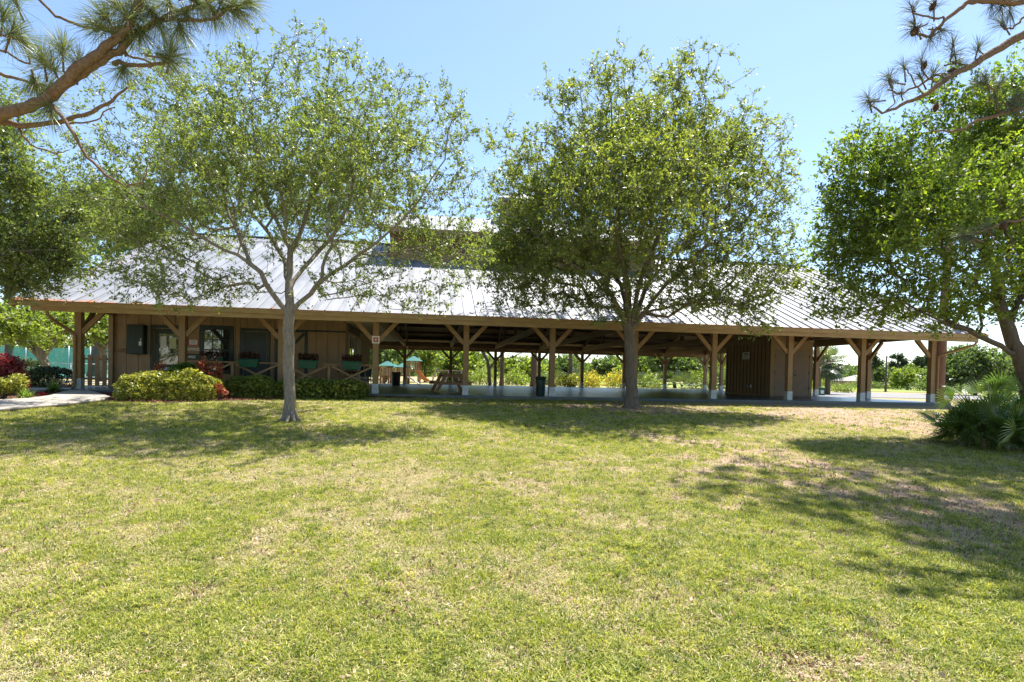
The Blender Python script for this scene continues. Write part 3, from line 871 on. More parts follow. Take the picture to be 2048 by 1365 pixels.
# seen through the pavilion
mid = [(770, 640, 760, 75, 52, 'leafbg', 'tree with pale twisting limbs behind the playground towers'),
       (850, 655, 765, 70, 58, 'leafbgy', 'bright green tree rising behind the tall playground tower'),
       (925, 690, 768, 45, 50, 'leafbgy', 'low leafy tree behind the swing frame'),
       (1045, 715, 768, 50, 52, 'leafbgy', 'loose green tree left of the thick pine trunk'),
       (1128, 712, 765, 36, 60, 'leafbg', 'rounded dark tree right of the grey roofed house'),
       (1215, 712, 765, 42, 62, 'leafbg', 'dome shaped dark tree behind the yellow shrubs'),
       (1185, 733, 768, 38, 66, 'leafbg', 'small dark tree between the round tree and the dome shaped one'),
       (1290, 690, 768, 50, 55, 'leafbgy', 'bright tree seen right of the dark oak trunk'),
       (1350, 680, 770, 60, 50, 'leafbg', 'tall dark green tree with bare stems in the fifth back bay'),
       (1420, 690, 770, 55, 52, 'leafbgy', 'yellow green tree left of the storage room')]
for cx, t, b_, hw, Y, lf, lb in mid:
    bgtree('shade_tree', lb, cx, t, b_, hw * 1.1, Y, M[lf], M['bark3'], None, 0.16, 270, 42, 0.24, group=BG)
# spreading oak with limbs behind swing
Yq = 42.0
gq = P(980, 770, Yq); gq.z = float(gh(gq.x, gq.y))
tree('oak_tree', 'spreading oak with a long bare limb seen through the third back bay', 'tree',
     [[gq] + px_path([(978, 740, 0), (975, 722, 0), (966, 705, 0), (955, 690, 0), (930, 660, 0)], Yq), px_path([(977, 735, 0), (990, 722, 0), (1020, 716, 0), (1045, 705, 0), (1070, 700, 0)], Yq),
      px_path([(966, 705, 0), (980, 690, 0), (990, 670, 0)], Yq)],
     px_ells([(940, 670, 90, 30, 0), (1040, 685, 60, 20, 0), (890, 690, 40, 22, 0), (990, 655, 80, 30, 0)], Yq), 230, 44, 0.14, 0.15, 0.008, M['bark3'], M['leafbg'],
     bf=0.4, step=0.5, spread=0.3, twigs=False, aspect=0.55, nk=(3, 5, 8))
# right side
bgtree('shade_tree', 'broad rounded green tree with a dark trunk beyond the asphalt drive', 1928, 686, 785, 82, 44, M['leafbg'], M['bark3'], 1950, 0.2, 560, 46, 0.17, group=BG)
bgtree('shade_tree', 'grey green tree behind the palmetto at the right edge', 2020, 690, 790, 60, 52, M['leafbg'], M['bark3'], 2010, 0.2, 260, 42, 0.22, group=BG)
bgtree('shade_tree', 'bright tree left of the red pine trunk across the field', 1815, 735, 778, 32, 80, M['leafbgy'], M['bark3'], None, 0.18, 110, 40, 0.3, group=BG)
bgtree('shade_tree', 'dark tree beside the brown roofed house across the field', 1752, 728, 775, 26, 100, M['leafbg'], M['bark3'], None, 0.2, 110, 40, 0.36, group=BG)
far = [(1640, 728, 778, 46, 120), (1700, 735, 778, 44, 130), (1790, 730, 780, 44, 120), (1850, 726, 784, 44, 110), (1600, 725, 776, 44, 115), (1900, 722, 786, 46, 100), (1985, 716, 788, 56, 95), (2060, 710, 790, 66, 85)]
fl = ['hazy tree line clump left of the palms', 'low far tree right of the palms', 'far tree behind the utility pole', 'far tree behind the corner post of the pavilion', 'far tree just right of the storage room',
      'far tree behind the leaning red trunk', 'far tree under the rounded tree right side', 'far tree at the right picture edge']
for i, (cx, t, b_, hw, Y) in enumerate(far):
    bgtree('shade_tree', fl[i], cx, t, b_, hw, Y, M['leafbg'], M['bark3'], None, 0.2, 170, 42, 0.42, group=BG)
for args in ((1745, 703, 740, 26, 95, 'tall flat topped pine nearest the brown roofed house'), (1797, 710, 745, 20, 100, 'flat topped pine right of the utility pole'),
             (1838, 716, 748, 16, 105, 'slender pine just left of the corner post'), (1861, 706, 745, 16, 90, 'pine seen between the corner post and the red trunk'),
             (1028, 716, 745, 24, 95, 'distant pine between the oak limb and the thick trunk'), (1150, 712, 740, 16, 100, 'distant pine right of the round tree')):
    cx, t, b_, hw, Y, lb = args
    bgpine(lb, cx, t, b_, hw, Y, 0.17, 130, 44, 0.3, group=BG)

# trees standing behind the viewer, mirrored in the office windows
def rear_tree(label, x, y, h, r):
    gz = float(gh(x, y)); b_ = Vector((x, y, gz)); t_ = Vector((x, y, gz + h * .7))
    el = [(x + math.cos(a) * r * .5, y + math.sin(a) * r * .5, gz + h * rng.uniform(.5, .8), r * .55, r * .55, h * .22) for a in (0, 1.3, 2.5, 3.8, 5.1)] + [(x, y, gz + h * .75, r * .6, r * .6, h * .22)]
    tree('oak_tree', label, 'tree', [[b_, b_.lerp(t_, .5), t_]], el, 260, 40, .24, .28, .015, M['bark3'], M['leaf2'], bf=.4, step=.6, spread=.42, twigs=False, aspect=.6, nk=(3, 5, 8), group='oaks on the lawn behind the viewer')
for i, (x, y, h, r) in enumerate(((-14, -13, 8, 4.2), (-21, -8, 8.5, 4.5), (-27, 0, 9, 4.8), (-8, -17, 8, 4.2), (0, -19, 9, 4.5), (9, -18, 9, 4.5), (-33, 7, 9, 5))):
    rear_tree('round oak on the lawn behind the viewer, ' + ['mirrored in the office window', 'left of the mirrored one', 'far left of the path', 'straight behind left', 'straight behind the viewer', 'behind right', 'beyond the path end'][i], x, y, h, r)

# far woods: one mass on the horizon
def woods():
    n = 26000
    a = rng.uniform(-1.02, 1.02, n); Yd = rng.uniform(170, 260, n); X = a * Yd
    hgt = 3.0 + 7.5 * fbm(X, Yd * 0, 0.045, 21, 4)
    Z = gh(X, Yd) + rng.random(n) ** 0.8 * hgt
    C = np.stack([X, Yd, Z], 1)
    o = leaves_obj('far_woods', C, 1.9, M['leafbg'], None, 0.8)
    tag(o, 'low grey green woods along the whole horizon', 'woods', kind='stuff')
woods()

# understory shrubs behind the pavilion
SH = 'shrubs growing behind the pavilion'
def shrub(name, label, px, Y, wpx, hpx, leaf, n=2600, ls=0.09, cat='shrub', group=None, base_py=None, depth=1.0, z0=None, shell=0.35, aspect=0.5, up=0.4, lumps=7):
    c = P(px, 770, Y); k = Y / FPX
    rx = wpx * k / 2; h = hpx * k
    gz = float(gh(c.x, Y)) if z0 is None else z0
    root = empty(name, label, cat, (c.x, Y, gz), 0, group)
    el = []
    for i in range(lumps):
        fx = -0.75 + 1.5 * (i + 0.5) / lumps
        hh = h * rng.uniform(0.7, 1.0) * (1 - 0.25 * abs(fx))
        el.append((c.x + fx * rx, Y + rng.normal() * 0.15 * depth, gz + hh * 0.5, rx * 0.42, depth * 0.5, hh * 0.52))
    C = ell_sample(el, n, shell)
    C[:, 2] = np.maximum(C[:, 2], gz + 0.03)
    leaves_obj('foliage', C, ls, leaf, root, aspect, None, up, None, 'stuff', (c.x, Y, gz))
    mb = MB()
    for i in range(8):
        e = el[rng.integers(len(el))]
        mb.tube([(e[0] - c.x + rng.normal() * .05, rng.normal() * .1, -0.05), (e[0] - c.x + rng.normal() * rx * .15, rng.normal() * .2, h * 0.4), (e[0] - c.x + rng.normal() * rx * .3, rng.normal() * .2, h * 0.75)], [0.02, 0.014, 0.006], 4)
    mb.build('stems', M['bark3'], root)['kind'] = 'stuff'
    return root
und = [(965, 40, 70, 42, 'leafbgy', 'leafy green shrub left of the spreading oak trunk'), (1030, 40, 60, 38, 'leafbgy', 'shrub between the two pine trunks behind the pavilion'),
       (1095, 42, 50, 34, 'leafbg', 'dark shrub below the grey roofed house'), (1135, 38, 50, 36, 'hedge_y', 'yellow green shrub around the third pine trunk'),
       (1180, 37, 56, 40, 'yred', 'yellow and red leaved shrub behind the sixth back post'), (1235, 38, 60, 44, 'yred', 'yellow shrub just left of the dark oak trunk'),
       (1300, 40, 60, 40, 'leafbgy', 'green shrub just right of the dark oak trunk'), (1440, 38, 60, 54, 'leafbg', 'dark green shrub touching the storage room'),
       (1400, 42, 60, 50, 'leafbgy', 'bright shrub two back posts left of the storage room'), (905, 46, 60, 40, 'leafbgy', 'pale green shrub behind the swing frame'), (760, 50, 70, 44, 'leafbgy', 'shrub at the left end of the playground')]
for px, Y, wp, hp, lf, lb in und:
    shrub('shrub', lb, px, Y + 5.0, wp, hp, M[lf], 1900, 0.13, group=SH, depth=1.8)
far_sh = [(1640, 46, 60, 32, 'leafbgy', 'bushes at the foot of the sabal palms'), (1690, 44, 36, 26, 'leafbgy', 'low bush right of the sabal palms'), (1740, 85, 60, 22, 'leafbg', 'clipped bush before the brown roofed house'),
          (1790, 84, 60, 20, 'leafbg', 'low bush row right of the utility pole'), (1850, 70, 50, 24, 'leafbg', 'bush between the corner post and the red trunk'), (1910, 60, 60, 26, 'leafbg', 'bush left of the rounded tree trunk'),
          (1985, 58, 70, 30, 'leafbgy', 'bush right of the rounded tree trunk'), (1985, 34, 20, 12, 'strap', 'small grass clump by the asphalt drive')]
for px, Y, wp, hp, lf, lb in far_sh:
    shrub('shrub', lb, px, Y, wp, hp, M[lf], 1500, 0.16 if Y > 50 else 0.1, group='bushes beyond the drive', depth=2.0)

# ------------------------------------------------------------ pine trunks behind the pavilion
def trunkonly(label, px, Y, wpx, top_py, mat, lean=0, flare=1.25, crown=True):
    k = Y / FPX; r = wpx * k / 2
    c = P(px, 770, Y); gz = float(gh(c.x, Y))
    zt = 12.0
    root = empty('pine_tree', label, 'tree', (c.x, Y, gz))
    mb = MB()
    n = 22; pts = []; rr = []
    for i in range(n):
        t = i / (n - 1); z = -0.1 + t * (zt + 0.1)
        pts.append((lean * z + 0.02 * math.sin(z * 1.3), 0.02 * math.cos(z), z)); rr.append(r * (1 - 0.5 * t) * (1 + (flare - 1) * math.exp(-max(z, 0) / 0.3)) * (1 + 0.03 * rng.normal()))
    mb.tube(pts, rr, 14)
    mb.build('trunk', mat, root)
    if crown:
        el = [(pts[-1][0] + rng.normal() * 1.2, rng.normal() * 1.2, zt - 1.2 + rng.normal() * 1.0, 1.1, 1.1, 0.5) for _ in range(7)]
        leaves_obj('crown', ell_sample(el, 2600, 0.5), 0.2, M['leafpine'], root, 0.12)
    return root
trunkonly('slim grey pine trunk behind the pavilion, left of the thick one', 1003, 43, 9, 0, M['pinebark2'], crown=False)
trunkonly('thick grey pine trunk behind the pavilion beside the trash can post', 1067, 41.5, 13, 0, M['pinebark2'], crown=False, flare=1.4)
trunkonly('pine trunk behind the pavilion right of the trash can', 1140, 43.5, 8, 0, M['pinebark2'], crown=False)
trunkonly('stout red barked pine trunk just beyond the right corner of the pavilion', 1876, 23.6, 19, 0, M['pinebark'], lean=0.035, flare=1.15, crown=False)

# ------------------------------------------------------------ sabal palms
def fan(mb, c, d, r, n=22, spread=2.2, droop=0.25, wd=0.03, fold=0.25, roll=0.0):
    """fan leaf: blades radiating from c around direction d"""
    d = Vector(d).normalized()
    sx = d.cross(Vector((0, 0, 1)))
    if sx.length < 1e-3: sx = Vector((1, 0, 0))
    sx.normalize(); nz = sx.cross(d).normalized()
    q = Matrix.Rotation(roll, 3, d); sx = q @ sx; nz = q @ nz
    for i in range(n):
        a = -spread + 2 * spread * i / (n - 1)
        dr = d * math.cos(a) + sx * math.sin(a)
        dr = (dr + nz * 0.18 * abs(math.sin(a))).normalized()
        rr = r * (1.0 - 0.30 * abs(a) / spread) * rng.uniform(0.92, 1.04)
        p = dr.cross(nz).normalized()
        m1 = c + dr * rr * 0.45; m2 = c + dr * rr * 0.8 + Vector((0, 0, -droop * rr * 0.25)); t = c + dr * rr + Vector((0, 0, -droop * rr))
        wv = p * wd; hv = nz * wd * fold
        n0 = len(mb.v)
        mb.v += [tuple(c), tuple(m1 - wv), tuple(m1 + hv * 2), tuple(m1 + wv), tuple(m2 - wv * 0.7), tuple(m2 + hv), tuple(m2 + wv * 0.7), tuple(t)]
        mb.f += [(n0, n0 + 1, n0 + 2), (n0, n0 + 2, n0 + 3), (n0 + 1, n0 + 4, n0 + 5, n0 + 2), (n0 + 2, n0 + 5, n0 + 6, n0 + 3), (n0 + 4, n0 + 7, n0 + 5), (n0 + 5, n0 + 7, n0 + 6)]
        mb.sm += [False] * 6

def fan_obj(name, mb, mat, parent, v):
    me = mb.mesh(name)
    a = me.attributes.new('rnd', 'FLOAT', 'FACE')
    nf = len(mb.f)
    a.data.foreach_set('value', np.clip(v + rng.normal(size=nf // 6).repeat(6)[:nf] * 0.08 if nf % 6 == 0 else np.full(nf, v), 0, 1).astype(np.float32))
    return link(name, me, parent, mat)

def palm(label, px, py, Y, rpx):
    k = Y / FPX; c = P(px, py, Y); gz = float(gh(c.x, Y)); r = rpx * k
    root = empty('palm_tree', label, 'palm', (c.x, Y, gz), 0, 'sabal palms beyond the pavilion')
    H = c.z - gz
    mb = MB(); mb.tube([(0, 0, -.1), (0.03, 0, H * .3), (0.0, 0, H * .6), (0, 0, H)], [0.2, 0.17, 0.18, 0.16], 12); mb.build('trunk', M['palmbark'], root)
    for i in range(30):
        az = rng.random() * 2 * PI; el = rng.uniform(-0.9, 1.25)
        d = Vector((math.cos(az) * math.cos(el), math.sin(az) * math.cos(el), math.sin(el)))
        s = Vector((0, 0, H)); e = s + d * r * 0.45
        mb = MB(); fan(mb, e, d + Vector((0, 0, -0.2)), r * 0.62, 16, 1.7, 0.3, 0.035)
        o = fan_obj('frond', mb, M['palm'], root, float(np.clip(0.35 + el * 0.3 + rng.normal() * .1, 0, 1)))
        m2 = MB(); m2.tube([s, e], 0.018, 3); m2.build('stalk', M['palmbark'], o)
palm('leafier sabal palm with its crown nearer the storage room', 1637, 735, 36, 46)
palm('sabal palm with a visible trunk, right one of the pair', 1656, 725, 37, 46)

# ------------------------------------------------------------ PAVILION
PV = empty('pavilion', 'long brown timber pavilion with a pale metal roof and an office at its left end', 'pavilion', P0, TH)
BAY = 3.05; NB = 10; UE = BAY * NB; VD = 18.3
OH = 1.15; ZE = 2.60; PT = 0.44
def rz(v): return ZE + PT * (v + OH)
RV = VD / 2; ZR = rz(RV)

# posts, shoes and knee braces
def post_mesh(h=2.5, s=0.19):
    b = MB(); b.box(-s / 2, -s / 2, 0, s / 2, s / 2, h); return b.mesh('post')
pmesh = post_mesh(); pmesh.materials.append(M['wood'])
b = MB(); b.box(-0.104, -0.104, 0.0, 0.104, 0.104, 0.33); shoe = b.mesh('post_shoe'); shoe.materials.append(M['galv'])
def brace_mesh(dx):
    b = MB(); b.bar((dx * 0.08, 0, 1.78), (dx * 0.74, 0, 2.50), 0.14, 0.09, (0, 1, 0)); m = b.mesh('brace'); m.materials.append(M['wood']); return m
brR, brL = brace_mesh(1), brace_mesh(-1)
def place(me, name, u, v, z=0, r=0, parent=PV):
    o = link(name, me, parent); o.location = (u, v, z); o.rotation_euler = (0, 0, r); return o
posts = [(BAY * k, 0.0, 'f') for k in range(NB + 1)] + [(BAY * k, VD, 'f') for k in range(NB + 1)]
posts += [(UE, v, 's') for v in (3.2, 6.6, 9.9, 13.2, 16.0)] + [(0.0, v, 's') for v in (12.2, 15.25)]
for u, v, kd in posts:
    p = place(pmesh, 'post', u, v)
    s_ = link('post_shoe', shoe, p)
    if kd == 'f':
        if u < UE - 0.1: place(brR, 'brace', u, v)
        if u > 0.1: place(brL, 'brace', u, v)
        if v < 1 and (u < 0.1): place(brL, 'brace', u, v, 0, -PI / 2)
        if u > UE - 0.1 or u < 0.1:
            place(brR, 'brace', u, v, 0, PI / 2 if v < 1 else -PI / 2)
    else:
        place(brR, 'brace', u, v, 0, PI / 2); place(brL, 'brace', u, v, 0, PI / 2)
# perimeter beams
b = MB(); b.box(-0.9, -0.09, 2.50, UE + 0.9, 0.09, 2.84); b.build('front_beam', M['wood'], PV)
b = MB(); b.box(-0.9, VD - 0.09, 2.50, UE + 0.9, VD + 0.09, 2.84); b.build('back_beam', M['tiewood'], PV)
for u in (0.0, UE):
    b = MB(); b.box(u - 0.08, 0.095, 2.50, u + 0.08, VD - 0.095, 2.80); b.build('side_beam', M['wood'], PV)
# tie beams and rafters
b = MB(); b.box(-0.06, 0.1, 2.52, 0.06, VD - 0.1, 2.78); tie = b.mesh('tie_beam'); tie.materials.append(M['tiewood'])
def rafter_mesh():
    b = MB()
    b.bar((0, -OH + .06, rz(-OH) - 0.22), (0, RV, rz(RV) - 0.22), 0.09, 0.2, (0, 0, 1))
    b.bar((0, VD + OH - .06, rz(-OH) - 0.22), (0, RV, rz(RV) - 0.22), 0.09, 0.2, (0, 0, 1))
    return b.mesh('rafter')
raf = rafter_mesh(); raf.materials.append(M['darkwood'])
b = MB(); b.bar((0, 4.4, 2.85), (0, RV, ZR - 0.4), 0.09, 0.14); b.bar((0, VD - 4.4, 2.85), (0, RV, ZR - 0.4), 0.09, 0.14); b.box(-.06, RV - .08, 2.8, .06, RV + .08, ZR - .35)
strut = b.mesh('truss_strut'); strut.materials.append(M['darkwood'])
for k in range(1, NB):
    if k != 1 and k != 2: place(tie, 'tie_beam', BAY * k, 0)
    else:
        pass
    place(raf, 'rafter', BAY * k + 0.13, 0); place(strut, 'truss_strut', BAY * k, 0)
# purlins under the sheet
b = MB()
v = -0.8
while v < RV:
    b.box(-0.7, v - 0.04, rz(v) - 0.12, UE + 0.7, v + 0.04, rz(v) - 0.03)
    b.box(-0.7, VD - v - 0.04, rz(v) - 0.12, UE + 0.7, VD - v + 0.04, rz(v) - 0.03)
    v += 0.8
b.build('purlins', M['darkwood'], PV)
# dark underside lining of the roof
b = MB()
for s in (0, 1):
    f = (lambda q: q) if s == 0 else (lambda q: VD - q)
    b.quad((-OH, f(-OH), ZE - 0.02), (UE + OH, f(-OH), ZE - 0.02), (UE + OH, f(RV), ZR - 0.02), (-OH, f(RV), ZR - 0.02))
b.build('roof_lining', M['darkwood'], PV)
# roof sheets: each panel with its raised seam
PW = 0.40; npan = int(round((UE + 2 * OH) / PW)); pw = (UE + 2 * OH) / npan
def panel_mesh(v0, v1, flip=False):
    b = MB(); f = (lambda q: q) if not flip else (lambda q: VD - q)
    z0, z1 = rz(v0), rz(v1)
    prof = [(0, 0), (0.004, 0.035), (0.026, 0.035), (0.030, 0.004), (pw * .5, 0.010), (pw - 0.001, 0.004)]
    for i in range(len(prof) - 1):
        (a, ha), (c, hc) = prof[i], prof[i + 1]
        b.quad((a, f(v0), z0 + ha), (c, f(v0), z0 + hc), (c, f(v1), z1 + hc), (a, f(v1), z1 + ha))
    b.quad((0, f(v0), z0 - .01), (pw, f(v0), z0 - .01), (pw, f(v0), z0 + .004), (0, f(v0), z0 + .035))
    m = b.mesh('roof_panel'); m.materials.append(M['roof']); return m
# object coordinates must run over the whole roof for the rust, so bake positions per panel via a shared generator
def roofpanels(v0, v1, u0, u1, rzf, name='roof_panel', flip=False, seam=0.05, parent=PV, joined=False):
    n = int(round((u1 - u0) / PW)); q = (u1 - u0) / n
    f = (lambda t: t) if not flip else (lambda t: VD - t)
    J = MB()
    for i in range(n):
        b = J if joined else MB()
        ua = u0 + i * q; jz = rng.normal() * 0.002
        hs = seam if i % 2 == 0 else seam * 0.75
        prof = [(0, 0), (0.004, hs), (0.036, hs), (0.042, 0.004), (q * .5, 0.009 + jz), (q - 0.001, 0.004)]
        z0, z1 = rzf(v0), rzf(v1)
        for k in range(len(prof) - 1):
            (a, ha), (c, hc) = prof[k], prof[k + 1]
            b.quad((ua + a, f(v0), z0 + ha), (ua + c, f(v0), z0 + hc), (ua + c, f(v1), z1 + hc), (ua + a, f(v1), z1 + ha))
        if not joined: b.build(name, M['roof'], parent)
    if joined: o = J.build(name, M['roof'], parent); o['kind'] = 'stuff'
roofpanels(-OH, RV, -OH, UE + OH, rz)
roofpanels(-OH, RV, -OH, UE + OH, rz, 'rear_roof_sheeting', True, joined=True)
b = MB(); b.bar((-OH, RV, ZR + .03), (UE + OH, RV, ZR + .03), 0.34, 0.03); b.build('ridge_cap', M['roof'], PV)
b = MB()
for u in (-OH, UE + OH):
    b.bar((u, -OH, ZE - .09), (u, RV, ZR - .09), 0.045, 0.22); b.bar((u, VD + OH, ZE - .09), (u, RV, ZR - .09), 0.045, 0.22)
b.build('rake_boards', M['wood'], PV)
# eave: fascia board in two steps and gutter lip
b = MB(); b.box(-OH - .02, -OH - 0.05, 2.46, UE + OH + .02, -OH - 0.01, 2.615); b.build('upper_fascia', M['beam'], PV, 0.004)
b = MB(); b.box(-OH + .5, -OH + 0.0, 2.32, UE + OH - .35, -OH + 0.045, 2.475); b.build('lower_fascia', M['beam'], PV, 0.004)
b = MB(); b.box(-OH, VD + OH, 2.34, UE + OH, VD + OH + 0.05, 2.60); b.build('rear_fascia', M['tiewood'], PV)
rust = pm('rusty drip edge', (0.40, 0.17, 0.08), (0.28, 0.12, 0.06), 8, 0.8)
b = MB(); b.box(-OH - .02, -OH - 0.062, 2.600, UE + OH + .02, -OH - 0.048, 2.622); b.build('drip_edge', rust, PV)
# gable walls
b = MB()
for u, s in ((-0.12, -1), (UE + 0.12, 1)):
    b.poly([(u, 0, 2.6), (u, VD, 2.6), (u, VD, rz(0) - .05), (u, RV, ZR - .05), (u, 0, rz(0) - .05)])
g_ = b.build('gable_wall', M['siding'], PV); md = g_.modifiers.new('t', 'SOLIDIFY'); md.thickness = 0.06
# downspouts
def spout(pts, r=0.045):
    b = MB(); b.tube(pts, r, 8); return b
o = spout([(-0.25, -OH + 0.02, 2.42), (-0.25, -OH + .1, 2.22), (-0.22, -0.85, 2.08), (-0.07, -0.25, 1.78), (-0.05, -0.14, 1.66), (-0.05, -0.14, 0.15), (-0.05, -0.25, 0.02)], 0.05).build('downspout', M['wood'], PV)
o = spout([(UE + 0.75, -OH + 0.02, 2.36), (UE + 0.72, -OH + .08, 2.22), (UE + 0.25, -0.35, 1.92), (UE + 0.14, -0.14, 1.8), (UE + 0.14, -0.13, 0.35), (UE + 0.24, -0.2, 0.08), (UE + 0.45, -0.35, -0.07)], 0.045).build('downspout', M['wood'], PV)

# upper monitor with louvres and cupola
MU0, MU1, MV0 = 9.15, 21.35, 6.1
mz = 7.08; MOH = 0.65
mrz = lambda v: mz + PT * (v - MV0 + MOH)
b = MB()
b.box(MU0, MV0, rz(MV0) - .2, MU1, MV0 + 0.08, rz(MV0) + 0.42); b.build('monitor_lower_wall', M['siding'], PV)
b = MB(); b.box(MU0, MV0, mz - 0.12, MU1, MV0 + 0.08, mrz(MV0) - 0.05); b.build('monitor_header', M['siding'], PV)
z_ = rz(MV0) + 0.42; nl_ = 6
for i in range(nl_):
    zz = z_ + (mz - 0.12 - z_) * (i + 0.5) / nl_
    b = MB(); b.bar((MU0, MV0 - 0.0, zz), (MU1, MV0 - 0.0, zz), 0.14, 0.025, (0, 0.6, 0.8)); b.build('louvre_slat', M['siding'], PV)
b = MB(); b.box(MU0, MV0 + 0.25, rz(MV0) - .1, MU1, MV0 + 0.3, mrz(MV0) - .1); b.build('monitor_backing', M['darkwood'], PV)
b = MB()
for u in (MU0 + .02, MU1 - .02):
    b.poly([(u, MV0 + .08, rz(MV0) - .1), (u, VD - MV0, rz(MV0) - .1), (u, VD - MV0, mrz(MV0) - .05), (u, RV, mrz(RV) - .05), (u, MV0 + .08, mrz(MV0) - .05)])
b.build('monitor_end_wall', M['siding'], PV)
b = MB()
for i in range(5):
    u = MU0 + (MU1 - MU0) * i / 4; b.box(u - .09, MV0 - .05, rz(MV0) - .15, u + .09, MV0 - 0.001, mz + .1)
b.build('monitor_posts', M['wood'], PV)
roofpanels(MV0 - MOH, RV, MU0 - .5, MU1 + .5, mrz, 'monitor_roof_panel')
roofpanels(MV0 - MOH, RV, MU0 - .5, MU1 + .5, mrz, 'rear_monitor_sheeting', True, joined=True)
b = MB(); b.box(MU0 - .5, MV0 - MOH - .03, mz - 0.2, MU1 + .5, MV0 - MOH + .01, mz - .003); b.build('monitor_fascia', M['wood'], PV)
b = MB(); b.quad((MU0 - .5, MV0 - MOH, mz - .02), (MU1 + .5, MV0 - MOH, mz - .02), (MU1 + .5, RV, mrz(RV) - .02), (MU0 - .5, RV, mrz(RV) - .02)); b.build('monitor_lining', M['darkwood'], PV)
b = MB(); uc = UE / 2; b.box(uc - .85, RV - .85, mrz(RV) - .5, uc + .85, RV + .85, mrz(RV) + .8); b.build('cupola_walls', M['siding'], PV)
b = MB(); zt = mrz(RV) + .8
for i in range(4):
    a = [(-1.15, -1.15), (1.15, -1.15), (1.15, 1.15), (-1.15, 1.15)]; p_ = a[i]; q_ = a[(i + 1) % 4]
    b.poly([(uc + p_[0], RV + p_[1], zt), (uc + q_[0], RV + q_[1], zt), (uc, RV, zt + .7)])
b.box(uc - 1.15, RV - 1.15, zt - .12, uc + 1.15, RV + 1.15, zt - .002)
b.build('cupola_roof', M['roof'], PV)

# breezeway ceiling beside the office
v = 0.15
while v < 13:
    b = MB(); b.box(7.95, v, 2.515, 9.05, v + 0.2, 2.54); b.build('ceiling_board', M['cream'], PV); v += 0.3

# ---- office
OU, OV0, OV1 = 7.85, 1.9, 9.5
ZW = 3.3
bw = 0.40
opens = [(1.18, 2.36, 0, 2.24), (2.82, 3.95, 0.55, 2.28), (4.17, 5.2, 0, 2.22), (5.36, 6.5, 0, 2.22)]
def board(a, c, z0, z1, v=OV0, name='wall_board'):
    b = MB(); b.box(a + .006, v, z0, c - .006, v + 0.03, z1); b.build(name, M['siding'], PV, 0.003)
u = 0.0
while u < OU - 0.01:
    e = min(u + bw, OU)
    cuts = [o for o in opens if o[0] < e - .02 and o[1] > u + .02]
    if not cuts: board(u, e, 0.0, ZW)
    else:
        o = cuts[0]
        if u < o[0]: board(u, o[0], 0, ZW)
        if e > o[1]:
            nx = [q for q in cuts[1:]]
            board(o[1], nx[0][0] if nx else e, 0, ZW)
        a, c = max(u, o[0]), min(e, o[1])
        board(a, c, o[3], ZW)
        if o[2] > 0: board(a, c, 0, o[2])
        if len(cuts) > 1:
            o = cuts[1]; board(max(u, o[0]), min(e, o[1]), o[3], ZW)
    u = e
b = MB(); b.box(0.0, OV0 + 0.035, 0, OU - .03, OV0 + 0.12, ZW); b.build('wall_backing', M['darkwood'], PV)
b = MB(); b.box(-0.03, OV0 + .002, 0, -0.001, OV1, ZW); b.build('left_wall', M['siding'], PV)
b = MB(); b.box(-.12, OV0 - .12, 0, 0.02, OV0 - .002, 2.5); b.build('corner_post', M['wood'], PV)
place(brL, 'brace', 0, OV0 - .06, 0, -PI / 2).location = (0, OV0 - 0.1, 0)
b = MB(); b.box(0, OV1, 0, OU, OV1 + .05, ZW); b.build('rear_wall', M['siding'], PV)
# right side wall of the office (faces the breezeway)
v = OV0
while v < OV1 - .01:
    b = MB(); b.box(OU - .028, v + .006, 0, OU, min(v + .3, OV1) - .006, 2.25 if 2.3 < v < 5.6 else 2.5); b.build('wall_board', M['siding'], PV); v += 0.3
b = MB(); b.box(OU - .06, OV0 + .04, 0, OU - .032, OV1, 2.5); b.build('side_backing', M['darkwood'], PV)
b = MB(); b.box(OU - .08, OV0 - .02, 2.5, OU + .1, OV1 + 3.5, 2.72); b.build('side_header', M['wood'], PV)
# side sliding window + white door
f = MB(); x = OU + .002
f.box(x, 2.6, 0.9, x + .04, 2.68, 2.15); f.box(x, 4.1, .9, x + .04, 4.18, 2.15); f.box(x, 2.68, 2.07, x + .04, 4.1, 2.15); f.box(x, 2.68, .9, x + .04, 4.1, .98); f.box(x, 3.36, .98, x + .03, 3.42, 2.07)
sw = f.build('window', pm('pale window frame', (0.45, 0.44, 0.4), None, 8), PV)
b = MB(); b.box(x, 2.68, .98, x + .01, 3.36, 2.07); b.build('pane', M['glass'], sw)
b = MB(); b.box(x, 3.42, .98, x + .01, 4.1, 2.07); b.build('pane', M['glass'], sw)
b = MB(); b.box(x, 4.9, 0, x + .04, 5.8, 2.12); sdoor = b.build('door', pm('pale grey door', (0.42, 0.43, 0.38), None, 5), PV)
b = MB(); b.box(x + .04, 5.0, 1.2, x + .045, 5.15, 1.42); b.build('notice', M['ink'], sdoor)

